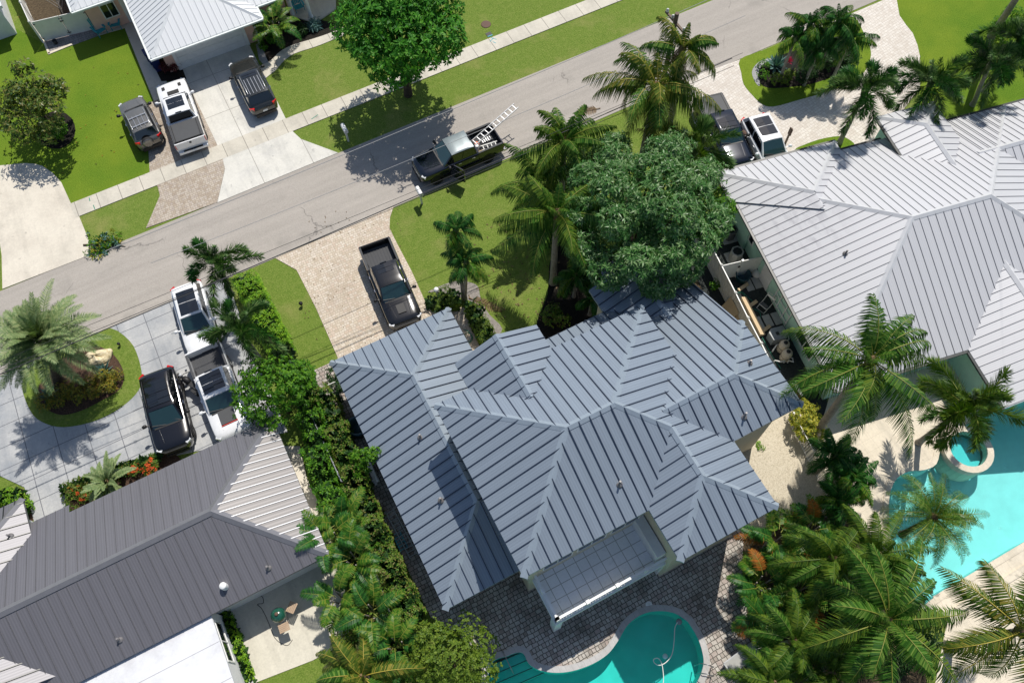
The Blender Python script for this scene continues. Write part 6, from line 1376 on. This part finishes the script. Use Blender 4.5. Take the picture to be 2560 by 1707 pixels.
# ------------------------------------------------------------------ side yard clutter by the mint wall
def slab(name, label, cat, t, x, y, hx, hy, z0, z1, mat, rz=0.0, group=None):
    p = P(t, x, y); mb = M1(mat); a = Vector((math.cos(rz), math.sin(rz), 0)); mb.obox((p.x, p.y, (z0 + z1) / 2), a, Vector((-a.y, a.x, 0)), Vector((0, 0, 1)), hx, hy, (z1 - z0) / 2); return single(mb, name, label, cat, group=group)
for x, y, lab in ((470, 392, 'pale stepping slab left of another near the dark teal tub'), (525, 375, 'pale stepping slab nearest the stacked bricks by the mint wall'), (537, 652, 'pale stepping slab beside the long timber planks'), (600, 636, 'pale stepping slab in the middle of the lower row'), (660, 620, 'pale stepping slab nearest the mint wall in the lower row')): slab('stepping_stone', lab, 'stepping stone', 'f', x, y, .22, .40, .01, .06, 'concrete_block', RY, 'stepping stones of the side yard')
def acunit(label, p, mat='ac_grey'):
    root = thing('air_conditioner', label, 'air conditioner', (p.x, p.y, 0), RY)
    mb = M1('concrete_block'); mb.box(-.5, .5, -.5, .5, 0, .08); mb.build('pad', parent=root, world=False); mb = M1(mat); n = 8; R_ = lambda z, s: [Vector((s * .40 * math.cos(6.283 * (k + .5) / n), s * .40 * math.sin(6.283 * (k + .5) / n), z)) for k in range(n)]
    mb.grid([R_(.08, 1), R_(.80, 1), R_(.86, .95), R_(.86, .74)], True, False); bd = mb.build('casing', parent=root, world=False)
    mb = M1('dark_turf'); mb.face(R_(.80, .74)); mb.use('black_plastic'); mb.lathe([(.08, .80), (.08, .87), (0, .87)], (0, 0, 0), 10, cap=False)
    for k in range(6): a = 6.283 * k / 6; mb.bar((0, 0, .855), (.29 * math.cos(a), .29 * math.sin(a), .855), .02, .012)
    mb.build('fan', parent=bd, world=False)
acunit('grey air conditioner unit behind the white cross fence', P('f', 372, 210)); acunit('dark air conditioner unit farther along the mint wall, half hidden by the tree', P('f', 330, 60), 'grey_plastic')
p = P('f', 420, 350); mb = M1('dark_teal_tub'); mb.lathe([(.05, .02), (.36, .02), (.44, .55), (.47, .56), (.47, .60), (.41, .60), (.35, .12), (.0, .10)], (p.x, p.y, 0), 22, cap=False); single(mb, 'tub', 'round dark teal tub in the corner of the side yard', 'tub')
p = P('f', 520, 320); mb = M1('teal_paint'); rng = random.Random(9)
mb = M1('white_vinyl'); mb.lathe([(.02, 0), (.26, .02), (.32, .16), (.22, .34), (.06, .40), (0, .42)], (p.x, p.y, 0), 9, cap=False); single(mb, 'plastic_bag', 'pale blue white plastic sack against the mint wall', 'sack')
def hose(label, pts, mat='hose_green', r=.018):
    mb = M1(mat); mb.tube(smooth_loop(pts, 5, False), r, 6); return single(mb, 'garden_hose', label, 'hose')
hose('green garden hose looped on the dark floor of the side yard', [P('f', *q, .05) for q in ((375, 410), (430, 440), (470, 480), (495, 500), (480, 520), (455, 500), (440, 460), (410, 440), (385, 450))])
hose('green garden hose running along the planks to the pool filters', [P('f', *q, .04) for q in ((480, 545), (520, 560), (550, 590), (545, 700), (585, 790), (630, 870), (690, 960))])
hose('green garden hose coiled beside the left wing eave and entrance walkway', [P('e', *q, .06) for q in ((840, 690), (880, 710), (900, 745), (885, 775), (860, 760), (850, 730), (875, 715), (905, 740), (900, 770), (875, 785), (850, 750))])
ch = thing('folding_chair', 'white framed folding chair standing on the dark side yard floor', 'chair', tuple(P('f', 570, 545)), RY + R(25))
mb = M1('white_vinyl')
for sy in (1, -1): mb.tube([(-.3, sy * .27, 0), (.25, sy * .27, .45), (.45, sy * .27, 1.0)], .02, 6); mb.tube([(.3, sy * .25, 0), (-.25, sy * .25, .45)], .02, 6)
mb.tube([(.45, .27, 1.0), (.45, -.27, 1.0)], .02, 6); mb.tube([(-.25, .25, .45), (-.25, -.25, .45)], .02, 6); mb.tube([(-.3, .27, 0), (-.3, -.27, 0)], .02, 6); mb.build('frame', parent=ch, world=False)
mb = M1('grey_plastic'); mb.box(-.22, .02, -.24, .24, .44, .46); mb.build('seat', parent=ch, world=False); mb = M1('white_vinyl'); mb.obox((.38, 0, .82), Vector((.34, 0, .94)).normalized(), Vector((0, 1, 0)), Vector((-.94, 0, .34)).normalized(), .07, .25, .012); mb.build('backrest', parent=ch, world=False)
a, b_ = P('f', 415, 490), P('f', 545, 745); mb = M1('raw_timber')
for k in range(3): o_ = Vector((.985, -.18, 0)) * (.02 + k * .12); mb.bar(Vector((a.x, a.y, .03 + k * .01)) + o_, Vector((b_.x, b_.y, .03)) + o_, .11, .30 - k * .08)
single(mb, 'plank_stack', 'long raw timber planks stacked along the inside of the white fence', 'planks')
for x, y, lab in ((430, 408, 'short orange timber board beside the dark teal tub'), (490, 527, 'short orange timber board beside the folding chair'), (580, 697, 'short orange timber board near the pool heater')): slab('timber_board', lab, 'board', 'f', x, y, .38, .10, .02, .14, 'raw_timber', R(8))
mb = M1('terracotta'); p = P('f', 560, 365)
for k in range(6): mb.box(p.x - .05 + .015 * k, p.x + .12 + .015 * k, p.y - .5 + k * .17, p.y - .36 + k * .17, .02, .2)
single(mb, 'brick_stack', 'row of brown bricks along the foot of the mint wall', 'bricks')
for (x0, y0), (x1_, y1_), hh, lab in (((1803, 772), (1816, 800), 1.1, 'tall beige board leaning on the outside of the white fence'), ((1822, 790), (1840, 815), .9, 'shorter beige board leaning on the outside of the white fence, nearer the roof hip')):
    a, b_ = at(x0, y0), at(x1_, y1_); mb = M1('cardboard'); c = Vector((20.95, 14.2 if hh > 1 else 13.2, 0)); dv_ = Vector((.175, .985, 0)); lean = Vector((.35, -.06, 1)).normalized(); mb.obox(c - Vector((.35, 0, 0)) + lean * .62, dv_, lean.cross(dv_), lean, .55 if hh > 1 else .5, .012, .62); single(mb, 'beige_board', lab, 'board')
hp = thing('pool_heater', 'grey angular pool heater on the dark side yard floor', 'pool heater', tuple(P('f', 650, 760)), RY)
mb = M1('pump_grey'); mb.prism([(-.45, -.3), (.3, -.42), (.5, -.1), (.45, .4), (-.3, .42), (-.5, .2)], .08, .75); bd = mb.build('casing', parent=hp, world=False); mb = M1('black_plastic'); mb.prism([(-.5, -.34), (.32, -.46), (.55, -.1), (.48, .44), (-.33, .46), (-.55, .22)], 0, .08); mb.build('base', parent=hp, world=False); mb = M1('gutter_black'); mb.box(-.15, .02, -.08, .12, .75, .78); mb.build('control_panel', parent=bd, world=False)
for x, y, lab in ((690, 835, 'beige pool filter tank beside the grey heater'), (708, 895, 'beige pool filter tank nearest the coconut fronds')):
    p = P('f', x, y); t_ = thing('filter_tank', lab, 'pool filter', (p.x, p.y, 0), group='pool filter tanks'); mb = M1('tank_beige'); mb.lathe([(.05, .02), (.26, .06), (.29, .2), (.29, .75), (.24, .92), (.10, 1.0), (0, 1.01)], (p.x, p.y, 0), 18, cap=False); tk = mb.build('tank', parent=t_); mb = M1('black_plastic'); mb.lathe([(.295, .50), (.305, .52), (.295, .54)], (p.x, p.y, 0), 18, cap=False); mb.lathe([(.12, .97), (.12, 1.02), (0, 1.03)], (p.x, p.y, 0), 12, cap=False); mb.build('clamp_band', parent=tk)
mb = M1('pipe_white')
for pts in (((640, 830), (660, 800), (690, 790), (715, 800)), ((700, 720), (735, 715), (745, 760), (720, 775)), ((740, 880), (770, 890), (775, 915), (745, 905)), ((650, 905), (690, 915), (720, 905))):
    q = [P('f', *s_, .35) for s_ in pts]; mb.tube([q[0] - Vector((0, 0, .3))] + q + [q[-1] - Vector((0, 0, .3))], .04, 7)
single(mb, 'pool_pipes', 'white plumbing pipes around the beige filter tanks', 'pipes')
p = P('f', 850, 1105); mb = M1('brown_door'); mb.box(p.x - .75, p.x + .6, p.y - .35, p.y + .45, 0, .75); mb.use('gutter_black'); mb.box(p.x - .78, p.x + .63, p.y - .38, p.y + .48, .75, .80); single(mb, 'storage_box', 'dark brown storage box in the gap at the rear corner of the grey roof', 'storage box')

# ------------------------------------------------------------------ yards
def adirondack(label, u, v_, yaw):
    p = at(u, v_); root = thing('adirondack_chair', label, 'chair', (p.x, p.y, .04), R(yaw), group='teal adirondack chairs')
    mb = M1('teal_paint')
    for k in range(5): y = (k - 2) * .12; mb.obox((-.28, y, .72 + .05 * (2 - abs(k - 2))), Vector((-.34, 0, .94)).normalized(), Vector((0, 1, 0)), Vector((.94, 0, .34)).normalized(), .42, .052, .012)
    mb.build('backrest', parent=root, world=False); mb = M1('teal_paint')
    for k in range(5): mb.box(-.12 + k * .12, -.02 + k * .12, -.28, .28, .30 + k * .02, .32 + k * .02)
    mb.build('seat', parent=root, world=False)
    for sy in (1, -1):
        mb = M1('teal_paint'); mb.box(-.35, .48, sy * .36 - .07, sy * .36 + .07, .56, .585); mb.build('armrest', parent=root, world=False); mb = M1('teal_paint'); mb.box(.36, .44, sy * .33 - .02, sy * .33 + .02, 0, .56); mb.build('leg', parent=root, world=False); mb = M1('teal_paint'); mb.bar((.42, sy * .29, .36), (-.55, sy * .29, .02), .03, .1); mb.build('leg', parent=root, world=False)
adirondack('teal wooden lounge chair left of the small pink table, nearer the white gate', 253, 84, -70); adirondack('teal wooden lounge chair right of the small pink table, nearer the white roof', 294, 67, -105); adirondack('teal chair on the shaded porch slab behind the white columns', 748, 24, -90)
p = at(273, 66); tb_ = thing('side_table', 'small round pink metal table between two teal lounge chairs', 'table', (p.x, p.y, .04)); mb = M1('pink_metal'); mb.lathe([(.25, .50), (.25, .52), (0, .525)], (p.x, p.y, .04), 18, cap=False); mb.build('tabletop', parent=tb_)
for k in range(3): a = 2.09 * k; mb = M1('pink_metal'); mb.tube([(p.x + .2 * math.cos(a), p.y + .2 * math.sin(a), .04), (p.x + .12 * math.cos(a), p.y + .12 * math.sin(a), .55)], .014, 5); mb.build('leg', parent=tb_)
mb = M1('black_plastic'); p = P('F', 141, 110); mb.lathe([(.12, .0), (.16, .30), (.14, .30), (.11, .05), (0, .04)], (p.x, p.y, .03), 14, cap=False); single(mb, 'bucket', 'small black bucket on the grey pavers below the white gate', 'bucket')
def bin_(label, p, yaw):
    root = thing('wheelie_bin', label, 'bin', (p.x, p.y, .04), R(yaw), group='blue wheelie bins'); mb = M1('blue_bin'); lo_ = [(-.26, -.28), (.26, -.28), (.26, .28), (-.26, .28)]
    rows = [[Vector((x * s, y * s, z)) for x, y in lo_] for z, s in ((.02, .82), (1.0, 1.08))]; mb.grid(rows, True, False); mb.build('body', parent=root, world=False); mb = M1('blue_bin'); mb.box(-.31, .31, -.33, .33, 1.0, 1.05); mb.bar((-.28, .36, 1.0), (.28, .36, 1.0), .05, .05); ld = mb.build('lid', parent=root, world=False)
    mb = M1('white_paint'); mb.lathe([(.07, 1.052), (.07, 1.054), (.045, 1.0545)], (.05, -.12, 0), 14, cap=False); mb.build('emblem', parent=ld, world=False)
    for sx in (1, -1): mb = M1('tyre_rubber'); mb.lathe([(.10, -.03), (.10, .03)], (sx * .24, .28, .10), 12, (1, 0, 0)); mb.build('wheel', parent=root, world=False)
bin_('blue wheelie bin by the red cordyline at the garage corner', P('F', 398, 175), 5); bin_('blue wheelie bin tucked under the left eave of the white garage roof', P('F', 384, 158), 5)
p = P('d', 672, 893, .1); rng = random.Random(3); mb = M1('limestone'); rows = []
for i in range(7):
    z = i / 6; rr = (1 - z ** 2.2) ** .5 if z < 1 else .02
    rows.append([Vector((p.x + rr * .78 * (1 + .25 * math.sin(3 * a + z * 4) + rng.uniform(-.08, .08)) * math.cos(a), p.y + rr * .66 * (1 + .2 * math.cos(2 * a + 1) + rng.uniform(-.08, .08)) * math.sin(a), z * .55 * (1 + .2 * math.sin(a * 3)))) for a in [6.283 * k / 16 for k in range(16)]])
mb.grid(rows, True, False); mb.face(rows[-1]); single(mb, 'boulder', 'pale pitted limestone boulder on the brown mulch of the island', 'boulder')
rng = random.Random(12); p = P('d', 730, 115); mb = M1('bark_brown'); q0, q1 = P('d', 575, 122), P('d', 860, 130)
mb.tube([(q0.x, q0.y, .08), (p.x, p.y, .12), (q1.x, q1.y, .06)], [.07, .05, .02], 6); 
for k in range(10): a = rng.uniform(-.6, .6) + (0 if k % 2 else 3.14); c0 = Vector((q0.x, q0.y, .1)).lerp(Vector((q1.x, q1.y, .1)), rng.uniform(.2, .8)); mb.tube([c0, c0 + Vector((math.cos(a) * .8, math.sin(a) * .6, .15))], [.025, .01], 4)
for m_, n_ in (('leaf_bright', 55), ('leaf_yellow', 25), ('leaf_bluegreen', 45)):
    mb.use(m_)
    for _ in range(n_): c0 = p + Vector((rng.gauss(0, .55), rng.gauss(0, .38), rng.uniform(.05, .35))); cluster(mb, c0, rdir(rng, .2), 6, .26, .09, rng)
single(mb, 'cut_branches', 'pile of cut leafy branches dumped at the edge of the road', 'branches')
def droppedfrond(label, p, az, L): 
    mb = MB(); frond(mb, Vector((p.x, p.y, .06)), az, .05, L, .10, 26, .5, 'hang', 'frond_dead', 'rachis_brown', random.Random(2), .05); 
    for i, v3 in enumerate(mb.v): mb.v[i] = (v3[0], v3[1], max(.03, v3[2] * .4 + .05))
    single(mb, 'fallen_frond', label, 'palm frond')
droppedfrond('dry brown palm frond lying on the grit path by the clipped hedge', P('e', 880, 480), -.9, 2.2); droppedfrond('dry brown palm frond lying at the road edge under the coconut palms', P('b', 1780, 745), 2.9, 1.8)
lp = P('F', 1097, 755); ls = thing('garden_lamp', 'short white lamp post with round head in the clipped hedge', 'lamp post', (lp.x, lp.y, 0)); mb = M1('pipe_white'); mb.tube([(lp.x, lp.y, 0), (lp.x, lp.y, 1.35)], .035, 8); mb.build('post', parent=ls); mb = M1('white_paint'); mb.lathe([(.03, 1.35), (.13, 1.38), (.15, 1.48), (.12, 1.58), (0, 1.6)], (lp.x, lp.y, 0), 14, cap=False); mb.build('lamp_head', parent=ls)
p = P('d', 2065, 532); mb = M1('black_plastic'); mb.lathe([(.03, 0), (.03, .2), (.10, .22), (.12, .34), (0, .38)], (p.x, p.y, 0), 12, cap=False); single(mb, 'garden_spotlight', 'small black garden spotlight on the narrow lawn beside the cream driveway', 'light')
p = P('d', 825, 805); mb = M1('black_plastic'); mb.lathe([(.03, 0), (.03, .2), (.08, .22), (.09, .32), (0, .35)], (p.x, p.y, 0), 12, cap=False); single(mb, 'garden_spotlight', 'small garden spotlight on the grass of the mulched island', 'light')
p = P('c', 718, 985); mb = M1('wood_pole'); mb.box(p.x - .05, p.x + .05, p.y - .05, p.y + .05, 0, 1.5); mb.use('rust_iron'); mb.box(p.x - .02, p.x + .02, p.y - .14, p.y + .14, .9, 1.5); single(mb, 'marker_post', 'slim brown marker post beside the windshield of the white suv', 'post')
# kamado grill
p = P('g', 1938, 1110); gr = thing('kamado_grill', 'green egg shaped grill with wooden side shelves on the concrete patio', 'grill', (p.x, p.y, .034))
mb = M1('green_enamel'); mb.lathe([(.12, .45), (.30, .55), (.36, .78), (.36, .84)], (p.x, p.y, .03), 22, cap=False); mb.build('bowl', parent=gr); mb = M1('green_enamel'); mb.lathe([(.37, .85), (.36, .98), (.27, 1.12), (.12, 1.20), (0, 1.21)], (p.x, p.y, .03), 22, cap=False); ld = mb.build('lid', parent=gr); mb = M1('rust_iron'); mb.lathe([(.09, 1.19), (.09, 1.27), (.05, 1.29), (0, 1.29)], (p.x, p.y, .03), 14, cap=False); mb.build('chimney_cap', parent=ld); mb = M1('steel'); mb.lathe([(.372, .82), (.378, .84), (.372, .86)], (p.x, p.y, .03), 22, cap=False); mb.build('band', parent=gr)
mb = M1('steel')
for k in range(4): a = .78 + 1.57 * k; mb.tube([(p.x + .3 * math.cos(a), p.y + .3 * math.sin(a), .06), (p.x + .28 * math.cos(a), p.y + .28 * math.sin(a), .6)], .02, 6)
mb.lathe([(.30, .3), (.32, .31), (.30, .32)], (p.x, p.y, .03), 16, cap=False); mb.build('stand', parent=gr)
for x, y, rz in ((1995, 1040, .75), (1942, 1178, -.05)):
    q = P('g', x, y, .8); mb = M1('wood_slat'); a = Vector((math.cos(rz), math.sin(rz), 0)); b2 = Vector((-a.y, a.x, 0))
    for k in range(5): mb.obox(q + b2 * (k - 2) * .085, a, b2, Vector((0, 0, 1)), .26, .037, .012)
    mb.build('side_shelf', parent=gr)
hose('thin dark hose lying on the shaded concrete patio', [P('g', *q, .05) for q in ((1700, 990), (1740, 960), (1790, 965), (1800, 1010), (1760, 1020), (1790, 1050), (1830, 1130), (1880, 1250), (1960, 1300), (2000, 1260))], 'cable_black', .012)
# glass-topped bench at the patio edge
q = [at(1814, 1654, .5), at(1878, 1606, .5), at(1896, 1634, .5), at(1834, 1682, .5)]; c = sum(q, Vector((0, 0, 0))) / 4; bn = thing('glass_bench', 'long bench with grey glass top at the dark edge of the patio', 'bench', (c.x, c.y, .03))
du, dv = (q[1] - q[0]).normalized(), (q[3] - q[0]).normalized(); hu, hv = (q[1] - q[0]).length / 2 + .35, (q[3] - q[0]).length / 2; c2 = Vector((c.x, c.y, 0)) + du * .25
for s_ in (-1, 1): mb = M1('ac_grey'); mb.obox(c2 + du * s_ * hu * .5 + Vector((0, 0, .49)), du, dv, Vector((0, 0, 1)), hu * .48, hv, .015); mb.build('glass_top', parent=bn)
mb = M1('aluminium')
for s_ in (-1, 1): mb.bar(c2 + dv * s_ * hv - du * hu + Vector((0, 0, .45)), c2 + dv * s_ * hv + du * hu + Vector((0, 0, .45)), .05, .06); mb.bar(c2 + du * s_ * hu - dv * hv + Vector((0, 0, .45)), c2 + du * s_ * hu + dv * hv + Vector((0, 0, .45)), .05, .06)
mb.build('frame', parent=bn)
for a in (-1, 1):
    for b2 in (-1, 1): w_ = c2 + du * a * (hu - .1) + dv * b2 * (hv - .08); mb = M1('aluminium'); mb.box(w_.x - .03, w_.x + .03, w_.y - .03, w_.y + .03, .03, .46); mb.build('leg', parent=bn)
# under the left eave of the main house
p = at(888, 1066, .8); mb = M1('dark_teal_tub'); mb.lathe([(.05, .03), (.5, .03), (.56, .7), (.60, .74), (.60, .80), (.46, .80), (.42, .3), (0, .25)], (p.x + .1, p.y, .0), 22, cap=False); single(mb, 'tub', 'oval blue green tub half under the left eave of the house', 'tub')
ladder('ladder', 'long dark green ladder lying along the left wall of the house', P('F', 973, 1275, .35), P('F', 1036, 1392, .35), .42, 12, 'green_enamel'); ladder('ladder', 'shorter blue ladder beside the green one on the side path', P('F', 990, 1330, .12), P('F', 1012, 1375, .12), .40, 6, 'teal_paint')
a, b_ = at(908, 1120, .6), at(945, 1205, .6); mb = M1('pipe_white'); mb.bar(a, b_, .12, .10); mb.bar(a - Vector((.14, 0, .3)), b_ - Vector((.14, 0, .3)), .12, .10)
for t_ in (.1, .9): w_ = a.lerp(b_, t_); mb.box(w_.x - .25, w_.x + .1, w_.y - .04, w_.y + .04, .03, .62)
single(mb, 'pipe_rack', 'pale pipes on a low rack along the left wall', 'rack')
# fallen leaves
rng = random.Random(77); mb = M1('leaf_croton')
for _ in range(60): x, y = rng.uniform(60, 1000), rng.uniform(100, 1350); q = P('a', x, y); a = rng.random() * 6.28; leaf(mb, Vector((q.x, q.y, .03)), Vector((math.cos(a), math.sin(a), .05)), Vector((0, 0, 1)), .16, .09)
mb.use('frond_dead')
for _ in range(140): q = at(rng.uniform(1150, 1400), rng.uniform(560, 800)); a = rng.random() * 6.28; leaf(mb, Vector((q.x, q.y, .03)), Vector((math.cos(a), math.sin(a), .05)), Vector((0, 0, 1)), .18, .07)
for _ in range(90): q = at(rng.uniform(760, 1010), rng.uniform(520, 860)); a = rng.random() * 6.28; leaf(mb, Vector((q.x, q.y, .045)), Vector((math.cos(a), math.sin(a), .05)), Vector((0, 0, 1)), .12, .05)
tag(mb.build('fallen_leaves'), 'dry leaves scattered over the lawns', 'leaves', kind='stuff')
